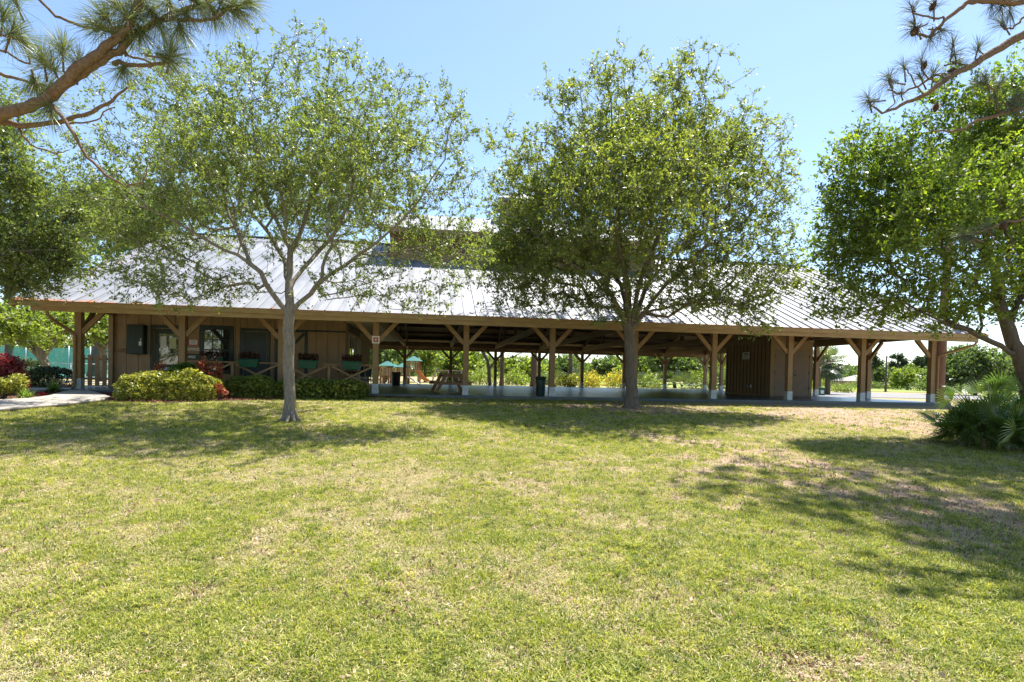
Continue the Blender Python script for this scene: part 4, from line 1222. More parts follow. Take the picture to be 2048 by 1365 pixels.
# doors and window on the front
def frame(u0, u1, z0, z1, name, trim=0.11, mat=None, parent=PV, sill=False, v=OV0):
    m = MB(); y0, y1 = v - 0.03, v - .002
    m.box(u0, y0, z0, u0 + trim, y1, z1); m.box(u1 - trim, y0, z0, u1, y1, z1); m.box(u0 + trim, y0, z1 - trim, u1 - trim, y1, z1)
    if sill: m.box(u0 + trim, y0, z0, u1 - trim, y1, z0 + trim)
    return m.build(name, mat or M['greenpaint'], parent, 0.003)
def pane(u0, u1, z0, z1, parent, v=OV0 + .012, name='pane', mat=None):
    m = MB(); m.box(u0, v, z0, u1, v + .008, z1); return m.build(name, mat or M['glass'], parent)
d1 = frame(1.18, 2.36, 0, 2.24, 'door')
m = MB(); m.box(1.29, OV0 + .02, 0, 2.25, OV0 + .034, 2.13); m.build('door_leaf', M['greenpaint'], d1)
m = MB(); m.box(1.29, OV0 - .01, 0, 1.31, OV0 + .015, 2.13); m.box(2.23, OV0 - .01, 0, 2.25, OV0 + .015, 2.13); m.box(1.31, OV0 - .01, 2.11, 2.23, OV0 + .015, 2.13); m.build('door_stop', M['siding'], d1)
pane(1.46, 2.08, 0.85, 1.93, d1, OV0 + .008)
for (a, c, z0, z1, mt) in ((1.50, 1.70, 1.42, 1.84, 'paper'), (1.80, 2.02, 1.42, 1.80, 'hedgepaper')):
    mt_ = M['paper'] if mt == 'paper' else pm('yellow notice', (0.6, 0.62, 0.35), None, 20, bmp=0)
    n_ = MB(); n_.box(a, OV0 + .004, z0, c, OV0 + .006, z1); n = n_.build('notice', mt_, d1)
    q = MB()
    for r in range(7):
        zz = z1 - .05 - r * (z1 - z0 - .08) / 7; q.box(a + .02, OV0 + .002, zz - .012, c - .02 - .05 * (r % 3 == 2), OV0 + .0035, zz)
    q.build('printed_lines', M['print'], n) if False else None
m = MB(); m.box(1.5, OV0 + .005, .64, 1.95, OV0 + .014, .74); m.build('mail_slot', M['galv'], d1)
m = MB(); m.lathe([(0.0, 0), (.03, 0), (.03, .05), (0.0, .05)], 10, (0, 0, 0)); k_ = m.build('handle', M['galv'], d1); k_.location = (2.17, OV0 + .01, 1.0); k_.rotation_euler = (PI / 2, 0, 0)

wn = frame(2.82, 3.95, 0.55, 2.28, 'window', 0.13, sill=True)
wu = [2.95, 3.223, 3.497, 3.82]; wz = [0.68, 1.01, 1.36, 1.74, 2.15]
wz = [0.68, 1.03, 1.40, 1.775, 2.15]; wu = [2.95, 3.24, 3.53, 3.82]
for i in range(3):
    for j in range(4):
        o = pane(wu[i] + .012, wu[i + 1] - .012, wz[j] + .012, wz[j + 1] - .012, wn, OV0 - .012)
        o.rotation_euler = (rng.normal() * .004, 0, rng.normal() * .004)
m = MB()
for i in (1, 2): m.box(wu[i] - .013, OV0 - .022, .68, wu[i] + .013, OV0 - .002, 2.15)
for j in (1, 2, 3): m.box(2.95, OV0 - (.026 if j != 2 else .03), wz[j] - (.012 if j != 2 else .025), 3.82, OV0 - .0015, wz[j] + (.012 if j != 2 else .025))
m.build('glazing_bars', M['greenpaint'], wn)

d2 = frame(4.17, 5.2, 0, 2.22, 'door')
m = MB(); m.box(4.28, OV0 + .015, 0, 5.09, OV0 + .03, 2.11); m.build('door_leaf', pm('slate green door', (0.03, 0.05, 0.045), None, 5, 0.45), d2)
m = MB(); m.box(4.28, OV0 - .01, 0, 4.295, OV0 + .012, 2.11); m.box(5.075, OV0 - .01, 0, 5.09, OV0 + .012, 2.11); m.box(4.295, OV0 - .01, 2.095, 5.075, OV0 + .012, 2.11); m.build('door_stop', M['siding'], d2)
d3 = frame(5.36, 6.5, 0, 2.22, 'door', 0.10)
m = MB(); m.box(5.46, OV0 + .005, 0, 6.4, OV0 + .03, 2.12); m.build('door_leaf', M['siding'], d3)
m = MB(); m.bar((5.48, OV0 - .01, 1.1), (6.38, OV0 - .01, 2.08), 0.02, 0.1, (0, 0, 1)); m.bar((5.48, OV0 - .01, 1.1), (6.38, OV0 - .01, .12), 0.02, 0.1, (0, 0, 1)); m.build('door_brace', M['greenpaint'], d3)
m = MB(); m.box(6.5, OV0 - .03, 2.16, OU, OV0 - .002, 2.22); m.build('header_trim', M['greenpaint'], PV)
# conduits left
m = MB(); m.tube([(-.25, OV0 - .04, 1.34), (.5, OV0 - .04, 1.34)], .018, 8); m.tube([(-.25, OV0 - .04, 1.26), (.5, OV0 - .04, 1.26)], .018, 8); m.build('conduit', M['wood'], PV)

# ---- storage room at the right
QU0, QU1, QV0, QV1 = 26.3, 28.35, 4.0, 7.9
v = QV0 + .12
while v < QV1 - .01:
    e = min(v + 0.30, QV1); m = MB(); m.box(QU0 - .028, v + .006, 0.1, QU0, e - .006, 2.5); m.build('storage_wall_board', M['siding'], PV); v = e
for i in range(13):
    vv = QV0 + .12 + i * .30
    m = MB(); m.box(QU0 - .05, vv - .022, 0.1, QU0 - .029, vv + .022, 2.5)
    if i: m.build('batten', M['darkwood'], PV)
m = MB(); m.box(QU0, QV0 + .035, 0, QU1, QV1, 2.98); m.build('storage_core', M['darkwood'], PV)
m = MB(); m.box(QU0 - .045, QV0 - .0, .0, QU0 - .0, QV1, .095); m.build('storage_skirting', M['siding'], PV)
m = MB(); m.box(QU0 - .07, QV0 - .05, 2.505, QU1 + .02, QV0 + .03, 2.95); m.box(QU0 - .07, QV0 + .035, 2.505, QU0 - .002, QV1, 2.95); m.build('storage_header', M['siding'], PV)
for (a, c) in ((QU0 - .045, QU0 + .16), (QU0 + .80, QU0 + 1.07), (QU0 + 1.90, QU1)):
    m = MB(); m.box(a, QV0, 0, c, QV0 + .03, 2.5); m.build('storage_trim_board', M['siding'], PV)
m = MB(); m.box(QU0 + .16, QV0, 2.13, QU0 + .8, QV0 + .03, 2.5); m.box(QU0 + 1.07, QV0, 2.13, QU0 + 1.90, QV0 + .03, 2.5); m.build('storage_lintel', M['siding'], PV)
taupe = pm('taupe storage door', (0.26, 0.185, 0.12), (0.21, 0.15, 0.10), 2, 0.6)
for (a, c) in ((QU0 + .175, QU0 + .785), (QU0 + 1.085, QU0 + 1.885)):
    m = MB(); m.box(a, QV0 + .006, .02, c, QV0 + .03, 2.115); dd = m.build('storage_door', taupe, PV)
    m = MB(); xx = a + .1 if a > QU0 + .5 else c - .1
    m.box(xx - .02, QV0 - .05, .98, xx + .02, QV0 + .005, 1.03); m.box(xx - .02, QV0 - .02, 1.14, xx + .02, QV0 + .005, 1.18); m.build('handle', M['ink'], dd)
    m = MB()
    for zz in (.35, 1.05, 1.8): m.box((c if a > QU0 + .5 else a) - .015, QV0 - .012, zz, (c if a > QU0 + .5 else a) + .015, QV0 + .004, zz + .12)
    m.build('hinges', M['ink'], dd)

# ------------------------------------------------------------ things on and around the building
def thing_at(name, label, cat, u, v, z=0, r=0, group=None):
    return empty(name, label, cat, L(u, v, z), TH + r, group)
def text(body, size, parent, loc, mat, ext=0.004, name='lettering', align='CENTER', bold=False):
    c = bpy.data.curves.new(name, 'FONT'); c.body = body; c.size = size; c.extrude = ext; c.align_x = align; c.align_y = 'CENTER'
    c.materials.append(mat); c.offset = 0.004 if bold else 0
    o = bpy.data.objects.new(name, c); COL.objects.link(o); o.parent = parent; o.location = (0, 0, 0)
    bpy.context.view_layer.update()
    me = bpy.data.meshes.new_from_object(o.evaluated_get(bpy.context.evaluated_depsgraph_get()))
    bpy.data.objects.remove(o)
    me.materials.clear(); me.materials.append(mat)
    o = link(name, me, parent); o.location = loc; o.rotation_euler = (PI / 2, 0, 0)
    return o
# electrical box
t = thing_at('electrical_box', 'tall dark green electrical box mounted left of the office door', 'electrical box', .54, OV0 - .28, 1.18)
m = MB(); m.box(0, 0, 0, .54, .275, 1.02); m.build('cabinet', M['greenpaint'], t, .01)
m = MB(); m.box(.012, -.012, .015, .528, -.001, 1.005); m.build('cabinet_door', M['greenpaint'], t, .004)
m = MB(); m.box(.40, -.018, .30, .49, -.013, .44); m.build('warning_label', M['paper'], t)
m = MB(); m.box(.46, -.04, .47, .49, -.013, .55); m.build('latch', M['galv'], t)
# signs
lwhite = pm('sign lettering white', (0.72, 0.72, 0.68), (0.66, 0.66, 0.62), 20, 0.5, bmp=0)
t = thing_at('notice_sign', 'small white notice with a red border beside the office window', 'sign', 2.60, OV0 - .012, 1.66)
m = MB(); m.box(-.17, 0, -.12, .17, .008, .12); m.build('red_plate', M['red'], t, .002)
m = MB(); m.box(-.135, -.004, -.09, .135, -.0005, .09); m.build('white_plate', lwhite, t, .001)
m = MB()
for i in range(4): m.box(-.10 + .02 * (i % 2), -.007, .055 - i * .038, .11 - .02 * (i % 3), -.005, .068 - i * .038)
m.build('printed_lines', M['print'], t)
t = thing_at('office_sign', 'dark plate reading OFFICE in pale capitals on the wall', 'sign', 2.60, OV0 - .012, 1.405)
m = MB(); m.box(-.215, 0, -.07, .215, .008, .07); m.build('plate', M['siding'], t)
text('OFFICE', .125, t, (0, -.004, 0), lwhite, bold=True)
t = thing_at('number_sign', 'dark green board with the number 4025 below the OFFICE sign', 'sign', 2.57, OV0 - .012, 1.13)
m = MB(); m.box(-.25, 0, -.10, .28, .008, .12); m.build('plate', M['signdark'], t)
text('4025', .13, t, (-.02, -.004, 0), lwhite, bold=True)
t = thing_at('emblem_sign', 'white square with a red cross shaped fire emblem high on a front post', 'sign', BAY * 3, -.112, 1.82)
m = MB(); m.box(-.125, 0, -.125, .125, .008, .125); m.build('plate', lwhite, t)
m = MB(); pts = []
for i in range(48):
    a = 2 * PI * i / 48; r = .105 - .018 * (0.5 - 0.5 * math.cos(4 * a + PI)) * 1.5
    pts.append((r * math.cos(a), -.003, r * math.sin(a)))
m.poly(pts); m.build('cross_emblem', M['red'], t)
m = MB(); pts = [(.052 * math.cos(2 * PI * i / 24), -.005, .052 * math.sin(2 * PI * i / 24)) for i in range(24)]; m.poly(pts); m.build('ring', lwhite, t)
m = MB(); pts = [(.043 * math.cos(2 * PI * i / 24), -.007, .043 * math.sin(2 * PI * i / 24)) for i in range(24)]; m.poly(pts); m.build('centre', M['red'], t)
m = MB(); pts = [(.022 * math.cos(2 * PI * i / 16), -.009, .022 * math.sin(2 * PI * i / 16)) for i in range(16)]; m.poly(pts); m.build('centre_dot', lwhite, t)
t = thing_at('notice_sign', 'pale notice board on the left wall of the storage room', 'sign', QU0 - .055, QV0 + 2.0, 1.92, -PI / 2)
m = MB(); m.box(-.30, 0, -.17, .30, .01, .17); m.build('plate', lwhite, t)
m = MB(); m.box(-.2, -.003, .05, .2, -.001, .12)
for i in range(3): m.box(-.22, -.003, -.02 - i * .05, .2 - .05 * i, -.001, 0 - i * .05)
m.build('printed_lines', M['print'], t)
t = thing_at('outlet_box', 'small white outlet box low on the storage room wall', 'outlet', QU0 - .05, QV0 + 1.6, .42, -PI / 2)
m = MB(); m.box(-.16, -.05, -.05, -.06, 0, .09); m.box(.06, -.05, -.05, .16, 0, .09); m.build('covers', lwhite, t); m = MB(); m.box(-.05, -.07, -.06, .05, 0, .10); m.build('box', M['ink'], t)

# porch railings
def railing(u0, u1, label):
    t = thing_at('porch_railing', label, 'railing', u0, 0, 0, 0, 'porch railings before the office')
    w_ = u1 - u0; a = .1
    m = MB(); m.box(a, -.05, .93, w_ - a, .05, .97); m.build('top_rail', M['wood'], t)
    m = MB(); m.box(a, -.03, .12, w_ - a, .03, .2); m.build('bottom_rail', M['wood'], t)
    m = MB(); m.box(w_ / 2 - .04, -.04, .0, w_ / 2 + .04, .04, .928); m.build('middle_post', M['wood'], t)
    for s in (0, 1):
        x0 = a if s == 0 else w_ / 2 + .045; x1 = w_ / 2 - .045 if s == 0 else w_ - a
        m = MB(); m.bar((x0, -.012, .22), (x1, -.012, .91), .022, .065, (0, 0, 1)); m.build('cross_brace', M['wood'], t)
        m = MB(); m.bar((x0, .012, .91), (x1, .012, .22), .022, .065, (0, 0, 1)); m.build('cross_brace', M['wood'], t)
railing(BAY, 2 * BAY, 'cross braced porch railing between the second post and the pale oak trunk')
railing(2 * BAY, 3 * BAY, 'cross braced porch railing between the pale oak trunk and the post with the emblem')

def planter(u, v, z, label, w_=.62):
    t = thing_at('planter_box', label, 'planter', u, v, z, 0, 'green planter boxes on the porch')
    m = MB(); a = w_ / 2
    m.hexa([(-a * .86, -.09, 0), (a * .86, -.09, 0), (a * .86, .09, 0), (-a * .86, .09, 0), (-a, -.12, .24), (a, -.12, .24), (a, .12, .24), (-a, .12, .24)])
    m.box(-a - .02, -.14, .242, a + .02, .14, .275); m.build('box', M['boxgreen'], t, .01)
    n = 420; C = np.c_[rng.uniform(-a * 1.0, a * 1.0, n), rng.normal(size=n) * .07, .27 + rng.random(n) ** .8 * .26 * (1 - .5 * np.abs(rng.uniform(-1, 1, n)))]
    leaves_obj('plants', C, .075, M['potplant'], t, .6)
    m = MB()
    for i in range(7): m.tube([(rng.uniform(-a, a) * .8, 0, .25), (rng.uniform(-a, a) * .9, rng.normal() * .04, .5)], .006, 4)
    m.build('stems', M['bark3'], t)['kind'] = 'stuff'
planter(5.12, -.12, .80, 'green planter box on the railing before the slate green door')
planter(6.98, -.12, .80, 'green planter box on the railing just right of the pale oak trunk')
planter(8.38, -.12, .80, 'green planter box on the railing nearest the post with the emblem')
planter(3.62, .9, .84, 'dark green planter on a stand before the office window', .75)
st = thing_at('plant_stand', 'dark stand carrying the planter before the office window', 'stand', 3.62, .9, 0)
m = MB(); m.box(-.3, -.12, .80, .3, .12, .835)
m.build('shelf', M['darkwood'], st)
for x in (-.26, .26):
    m = MB(); m.box(x - .02, -.1, 0, x + .02, .1, .798); m.build('leg', M['darkwood'], st)

# picket gate at the left
t = empty('picket_gate', 'brown picket gate standing open between the corner post and the office wall', 'gate', L(-1.15, OV0 + .15, 0), TH)
for i in range(5):
    m = MB(); x = i * .235; h = 1.13 - .0 * i
    m.box(x, -.012, .04, x + .135, .012, h); m.build('picket', M['wood'], t)
for z in (.25, .95):
    m = MB(); m.box(0, .014, z, 1.08, .05, z + .07); m.build('rail', M['wood'], t)
# picnic table (end towards us)
t = thing_at('picnic_table', 'heavy wooden picnic table under the roof, end towards the lawn', 'picnic table', 12.2 - .35, 2.0, 0, 0.12)
for i in range(5):
    m = MB(); x = -.36 + i * .145; m.box(x, 0, .70, x + .138, 1.9, .745); m.build('top_board', M['picnic'], t, .004)
for s in (-1, 1):
    for i in range(2):
        m = MB(); x = s * .62 + (i - .5) * .145 - .0; m.box(x - .068, 0, .40, x + .068, 1.9, .44); m.build('seat_board', M['picnic'], t, .004)
for y in (.22, 1.65):
    for s in (-1, 1):
        m = MB(); m.bar((s * .26, y + .02 * s, .695), (s * .62, y + .02 * s, 0.0), .13, .04, (0, 1, 0)); m.build('leg', M['picnic'], t)
    m = MB(); m.box(-.74, y - .07, .30, .74, y - .032, .395); m.build('cross_beam', M['picnic'], t)
    m = MB(); m.box(-.36, y - .07, .60, .36, y - .032, .695); m.build('top_cleat', M['picnic'], t)
# bins
def binobj(label, u, v, r, h, mat, grp='trash cans'):
    t = thing_at('trash_can', label, 'trash can', u, v, 0, 0, grp)
    m = MB(); m.lathe([(r * .82, 0.0), (r * .85, .02), (r * .96, h * .80), (r * .96, h * .86), (r * 1.05, h * .86), (r * 1.06, h * .90)], 24); m.build('body', mat, t)
    m = MB(); m.lathe([(r * 1.08, h * .902), (r * 1.1, h * .94), (r * 1.0, h * .985), (r * .55, h * 1.0), (r * .5, h)], 24); m.build('lid', mat, t)
    for s in (-1, 1):
        m = MB(); m.tube([(s * r * .98, -.07, h * .72), (s * r * 1.14, -.05, h * .73), (s * r * 1.14, .05, h * .73), (s * r * .98, .07, h * .72)], .012, 6); m.build('handle', mat, t)
    m = MB()
    for zz in (.3, .45): m.lathe([(r * .88, h * zz), (r * .925, h * zz + .005), (r * .925, h * zz + .03), (r * .88, h * zz + .035)], 24)
    m.build('ribs', mat, t)
binobj('dark green lidded trash can against the front post left of the dark oak', 14.93, .35, .185, .70, M['bin'])
c = P(792, 768, 32.5); t_u = (c - P0).dot(EU); t_v = (c - P0).dot(EV)
binobj('black trash can at the back edge near the playground', t_u, t_v, .27, .78, M['blackbin'])
c = P(1640, 780, 33.5)
t = empty('trash_can', 'green square trash bin at the foot of the sabal palms', 'trash can', (c.x, c.y, float(gh(c.x, c.y))), TH, 'trash cans')
m = MB(); m.box(-.2, -.2, 0, .2, .2, .42); m.build('body', M['boxgreen'], t, .02)
m = MB(); m.box(-.22, -.22, .422, .22, .22, .50); m.build('lid', M['boxgreen'], t, .02)
m = MB(); m.box(-.1, -.206, .12, .1, -.202, .32); m.build('sticker', lwhite, t)
# dark table and chairs on the breezeway
t = thing_at('folding_table', 'dark round table beside the office side door', 'table', 8.2, 1.15, 0)
m = MB(); m.lathe([(.5, .70), (.52, .71), (.52, .735), (.5, .745)], 24); m.build('tabletop', M['ink'], t)
for i in range(4):
    a = PI / 4 + i * PI / 2; m = MB(); m.tube([(math.cos(a) * .1, math.sin(a) * .1, .70), (math.cos(a) * .38, math.sin(a) * .38, 0)], .018, 6); m.build('leg', M['ink'], t)
def chair(u, v, r, label):
    t = thing_at('chair', label, 'chair', u, v, 0, r, 'dark chairs beside the office')
    m = MB(); m.box(-.23, -.22, .42, .23, .22, .455); m.build('seat', M['ink'], t, .01)
    m = MB(); m.bar((-.0, .22, .55), (0, .30, .92), .44, .03, (0, 1, 0)); m.build('backrest', M['ink'], t)
    for sx in (-1, 1):
        m = MB(); m.tube([(sx * .21, -.2, .42), (sx * .23, -.24, 0)], .014, 6); m.build('leg', M['galv'], t)
        m = MB(); m.tube([(sx * .21, .30, .92), (sx * .21, .2, .42), (sx * .22, .26, 0)], .014, 6); m.build('leg', M['galv'], t)
chair(8.85, 1.3, PI/2 + .3, 'dark chair nearer the hedge beside the office side wall')
chair(8.5, 2.1, -.2, 'dark chair behind the round table')

# ------------------------------------------------------------ hedges and garden plants
def hedge(name, label, u0, u1, v0, v1, h0, h1, leaf, n, ls, group='hedges before the office', asp=0.45, amp=.1):
    base = L(u0, v0, 0); gz = float(gh(base.x, base.y))
    root = empty(name, label, 'hedge', (base.x, base.y, gz), TH, group)
    W_ = u1 - u0; D_ = v1 - v0
    # rounded box surface sampling
    uu = rng.uniform(0, W_, n); th = rng.uniform(-0.5, PI + .5, n)
    nn = fbm(uu * 1.0 + u0, th * .8, 1.9, 4) - .5; n2 = fbm(uu + u0 + 50, th, 6, 9) - .5
    hh = h0 + (h1 - h0) * uu / W_
    r = (1 + nn * amp * 3.2 + n2 * .16) * rng.uniform(.86, 1.03, n)
    end = np.minimum(np.clip(uu / (D_ * .35), 0, 1), np.clip((W_ - uu) / (D_ * .35), 0, 1)) ** .5
    r *= .55 + .45 * end
    y = D_ / 2 - np.sign(np.cos(th)) * np.abs(np.cos(th)) ** .75 * D_ / 2 * r
    z = np.where(np.sin(th) > 0, np.abs(np.sin(th)) ** .6, -np.abs(np.sin(th)))
    z = np.clip(hh * (.30 + .70 * z * r), .03, None)
    C = np.c_[uu, y, z]
    leaves_obj('foliage', C, ls, leaf, root, asp, None, .5)
    k = n // 5   # inner twigs and inner leaves
    C = np.c_[rng.uniform(.1, W_ - .1, k), D_ / 2 + rng.uniform(-.36, .36, k) * D_, rng.uniform(.03, .8, k) * h0]
    leaves_obj('inner_foliage', C, ls, leaf, root, asp, None, .3)
    m = MB()
    for i in range(int(W_ * 9)):
        x = rng.uniform(.1, W_ - .1); y_ = rng.uniform(.25, .75) * D_
        m.tube([(x, y_, -.05), (x + rng.normal() * .08, y_ + rng.normal() * .08, h0 * .45), (x + rng.normal() * .14, y_ + rng.normal() * .12, h0 * .85)], [.012, .009, .004], 3)
    m.build('stems', M['bark3'], root)['kind'] = 'stuff'
    return root
def uv_of(px, py):
    g = G(px, py); return (g - P0).dot(EU), (g - P0).dot(EV)
ua, va = uv_of(216, 802); ub, vb = uv_of(440, 800); uc_, vc = uv_of(556, 793)
hedge('hedge', 'rounded yellow green variegated hedge at the left before the office', ua, ub, va + .05, va + 1.25, .74, .76, M['hedge_y'], 12000, .075, amp=.3)
hedge('hedge', 'darker green hedge between the variegated hedge and the pale oak trunk', ub - .15, uc_ + .1, -1.75, -.55, .62, .6, M['hedge_g'], 9000, .08, amp=.26)
hedge('hedge', 'loose green hedge right of the pale oak trunk under the railing', uc_ + .1, BAY * 3 - .15, -1.6, -.45, .58, .6, M['hedge_g'], 8000, .095, asp=.5, amp=.24)
hedge('hedge', 'small fresh green bush above the variegated hedge near the second post', 2.75, 4.05, -.75, .0, .98, .98, M['bright'], 3800, .055)

def bush(name, label, px, py, Y, wpx, hpx, leaf, n, ls, depth=.5, cat='shrub', asp=.45, D=None, up=.4, group=None, stems=True):
    """py = photo row of the foot"""
    c = P(px, py, Y) if Y else G(px, py)
    Y = c.y; gz = float(gh(c.x, Y)); k = Y / FPX
    h = hpx * k; rx = wpx * k / 2
    root = empty(name, label, cat, (c.x, Y, gz), 0, group)
    n1 = 14; el = []
    for i in range(n1):
        a = rng.random() * 2 * PI; q = rng.uniform(.2, .75)
        el.append((math.cos(a) * rx * q, math.sin(a) * depth * q * .5, h * rng.uniform(.35, .82), rx * .35, depth * .25, h * .2))
    C = ell_sample(el, n, .5)
    C[:, 2] = np.maximum(C[:, 2], .03)
    DD = C - np.array([0, 0, -.1]); DD /= np.linalg.norm(DD, axis=1)[:, None] + 1e-6
    leaves_obj('foliage', C, ls, leaf, root, asp, DD * .8, up)
    m = MB()
    for e in el:
        m.tube([(rng.normal() * .03, rng.normal() * .03, -.03), (e[0] * .5, e[1] * .5, e[2] * .55), (e[0], e[1], e[2])], [.012, .009, .004], 4)
    m.build('stems', M['bark3'], root)['kind'] = 'stuff'
    return root
# crotons behind the variegated hedge
Yh = L(2, -.8).y
bush('croton', 'orange red croton left of the second post above the hedge', 320, 790, Yh - .5, 36, 74, M['croton'], 620, .075, .4, 'croton', .3, group='red leaved crotons')
bush('croton', 'tall crimson croton before the office window', 420, 790, Yh - .45, 60, 84, M['croton'], 1250, .085, .5, 'croton', .3, group='red leaved crotons')
bush('croton', 'low red croton sprawling at the right end of the variegated hedge', 440, 800, Yh - 1.1, 34, 38, M['croton'], 300, .075, .4, 'croton', .3, group='red leaved crotons')
# left garden
bush('copperleaf', 'large maroon copperleaf bush at the far left edge', 6, 790, 0, 84, 84, M['croton_d'], 2600, .085, .9, 'shrub', .42)
bush('croton', 'orange and purple croton leaning over the dark hedge at left', 38, 786, 0, 36, 46, M['croton'], 900, .075, .5, 'croton', .34, group='red leaved crotons')
bush('shrub', 'round yellow green variegated bush at the left edge', 4, 800, 0, 84, 54, M['hedge_y'], 3600, .06, .9, 'shrub', .45)
bush('bromeliad', 'scarlet bromeliad between the variegated bush and the strap leaved clump', 52, 790, 0, 20, 32, M['flower'], 240, .085, .2, 'plant', .26, up=.1)
bush('bromeliad', 'small pink red plant at the edge of the mulch bed', 86, 794, 0, 20, 9, M['flower'], 120, .06, .2, 'plant', .25, up=.1)
bush('topiary', 'clipped round olive bush standing behind the dark hedge', 66, 772, 20.5, 42, 60, M['topiary'], 3000, .06, .8, 'shrub', .5)
hd = hedge('hedge', 'dark green clipped hedge left of the corner post', -6.2, -1.35, 1.1, 2.6, .78, .78, M['hedge_d'], 15000, .07, amp=.04)

def straps(label, px, py, n, ln, wd, mat=None):
    g = G(px, py); root = empty('strap_plant', label, 'plant', g, 0, 'strap leaved clumps in the mulch bed')
    V = []; F = []; A = []
    for i in range(n):
        az = rng.random() * 2 * PI; l = ln * rng.uniform(.6, 1.1); lean = rng.uniform(.25, .9)
        d = np.array([math.cos(az), math.sin(az)]); s = np.array([-math.sin(az), math.cos(az)])
        b0 = rng.normal(size=2) * .04; k = len(V); seg = 5; val = rng.random()
        for j in range(seg + 1):
            t = j / seg; r_ = l * lean * (t ** 1.2); z = l * (t * (1.15 - lean * .5) - lean * .75 * t * t)
            w_ = wd * (1 - t ** 2.5) * .5 + .0005
            for q in (-1, 1): V.append((b0[0] + d[0] * r_ + s[0] * w_ * q, b0[1] + d[1] * r_ + s[1] * w_ * q, max(z, .01)))
        for j in range(seg):
            a = k + 2 * j; F.append((a, a + 1, a + 3, a + 2)); A.append(min(1, val * .7 + .3 * j / seg))
    me = np_mesh('leaves', np.array(V), np.array(F), np.array(A)); o = link('leaves', me, root, mat or M['strap']); o['kind'] = 'stuff'
straps('larger strap leaved clump beside the corner post', 108, 787, 190, .62, .02)
straps('low pale strap leaved clump at the front of the mulch bed', 48, 800, 170, .48, .018)
straps('second strap leaved tuft behind the larger clump', 92, 780, 90, .55, .02)

# mulch chips
def chips(name, label, A, B, n, mat, size, cat='mulch', z=.03):
    a = resample(A, 200); b_ = resample(B, 200); k = rng.integers(0, 200, n); t = rng.random(n)[:, None]
    q = a[k] * (1 - t) + b_[k] * t + rng.normal(size=(n, 2)) * .02
    C = np.c_[q, gh(q[:, 0], q[:, 1]) + z + rng.random(n) * .02]
    o = leaves_obj(name, C, size, mat, None, .4, None, 2.5); tag(o, label, cat, kind='stuff')
chips('mulch_chips', 'bark chips scattered over the left mulch bed', mul_f, mul_n, 9000, M['mulchchip'], .05)
chips('mulch_chips', 'bark chips scattered under the hedges', [L(0.6, -0.5), L(5, -0.5), L(11, -0.5)], gp([(186, 803), (330, 806), (430, 803), (560, 800), (700, 796), (748, 793)]), 9000, M['mulchchip'], .05)

# ------------------------------------------------------------ saw palmetto clump (right foreground)
def palmetto():
    g0 = G(2010, 893)
    root = empty('saw_palmetto', 'large dark green saw palmetto clump at the right edge of the lawn', 'palmetto', g0)
    heads = []
    for (px, py, dy) in ((1948, 872, .1), (1925, 878, -.1), (1970, 880, -.35), (2015, 892, -.55), (1990, 880, -.1), (2030, 888, -.35), (1960, 850, .9), (2020, 850, 1.1), (2060, 870, .6), (2075, 885, -.2), (2100, 850, 1.2), (2000, 840, 1.6)):
        p = P(px, py, g0.y + dy); p.z = float(gh(p.x, p.y)); heads.append(p - g0)
    def frond(s, d, pl, r, val, n=24, spread=1.75, wd=.02, droop=.18, roll=0):
        e = s + d * pl
        mb = MB(); fan(mb, e, (d + Vector((0, 0, -.15))), r, n, spread, droop, wd, .3, roll)
        o = fan_obj('frond', mb, M['palmetto'], root, val)
        m2 = MB(); m2.tube([s, s.lerp(e, .5) + Vector((0, 0, .03)), e], [.012, .009, .007], 4); m2.build('stalk', M['strapstalk'], o)
    for hi, h in enumerate(heads):
        k = 15
        m2 = MB(); m2.tube([h + Vector((0, 0, -.05)), h + Vector((0, 0, .12)), h + Vector((0.02, 0, .3))], [.06, .05, .03], 8); m2.build('stem', M['palmbark'], root)
        for i in range(k):
            az = 2 * PI * (i + rng.random() * .7) / k
            if hi in (0, 1): az = PI + rng.normal() * 1.0
            el = rng.uniform(-.05, 1.35)
            d = Vector((math.cos(az) * math.cos(el), math.sin(az) * math.cos(el) - .12, math.sin(el))).normalized()
            tall = .55 if hi < 4 else (1.0 if h.y < .5 else 1.3)
            frond(h + Vector((0, 0, .2)), d, rng.uniform(.35, .8) * (tall if el > .6 else .8), rng.uniform(.42, .60), float(np.clip(.10 + .55 * rng.random() * (.3 + el / 1.2), 0, 1)), n=18, spread=1.35, wd=.0145, roll=rng.normal() * 1.1)
    # the one bright fan turned to the camera
    p = P(2033, 859, g0.y - 1.0) - g0
    mb = MB(); fan(mb, Vector(p), Vector((-.80, -.25, -.42)), .66, 17, 1.25, .10, .0105, .3, 1.2)
    o = fan_obj('frond', mb, M['palmetto'], root, .80); o['label'] = 'pale green fan spread towards the lawn'
    m2 = MB(); m2.tube([Vector(heads[9]) + Vector((0, 0, .25)), Vector(p) + Vector((.3, .05, .05)), Vector(p)], [.013, .01, .008], 4); m2.build('stalk', M['strapstalk'], o)
M['strapstalk'] = pm('green stalk', (0.20, 0.26, 0.07), (0.15, 0.2, 0.05), 6, .5)
palmetto()
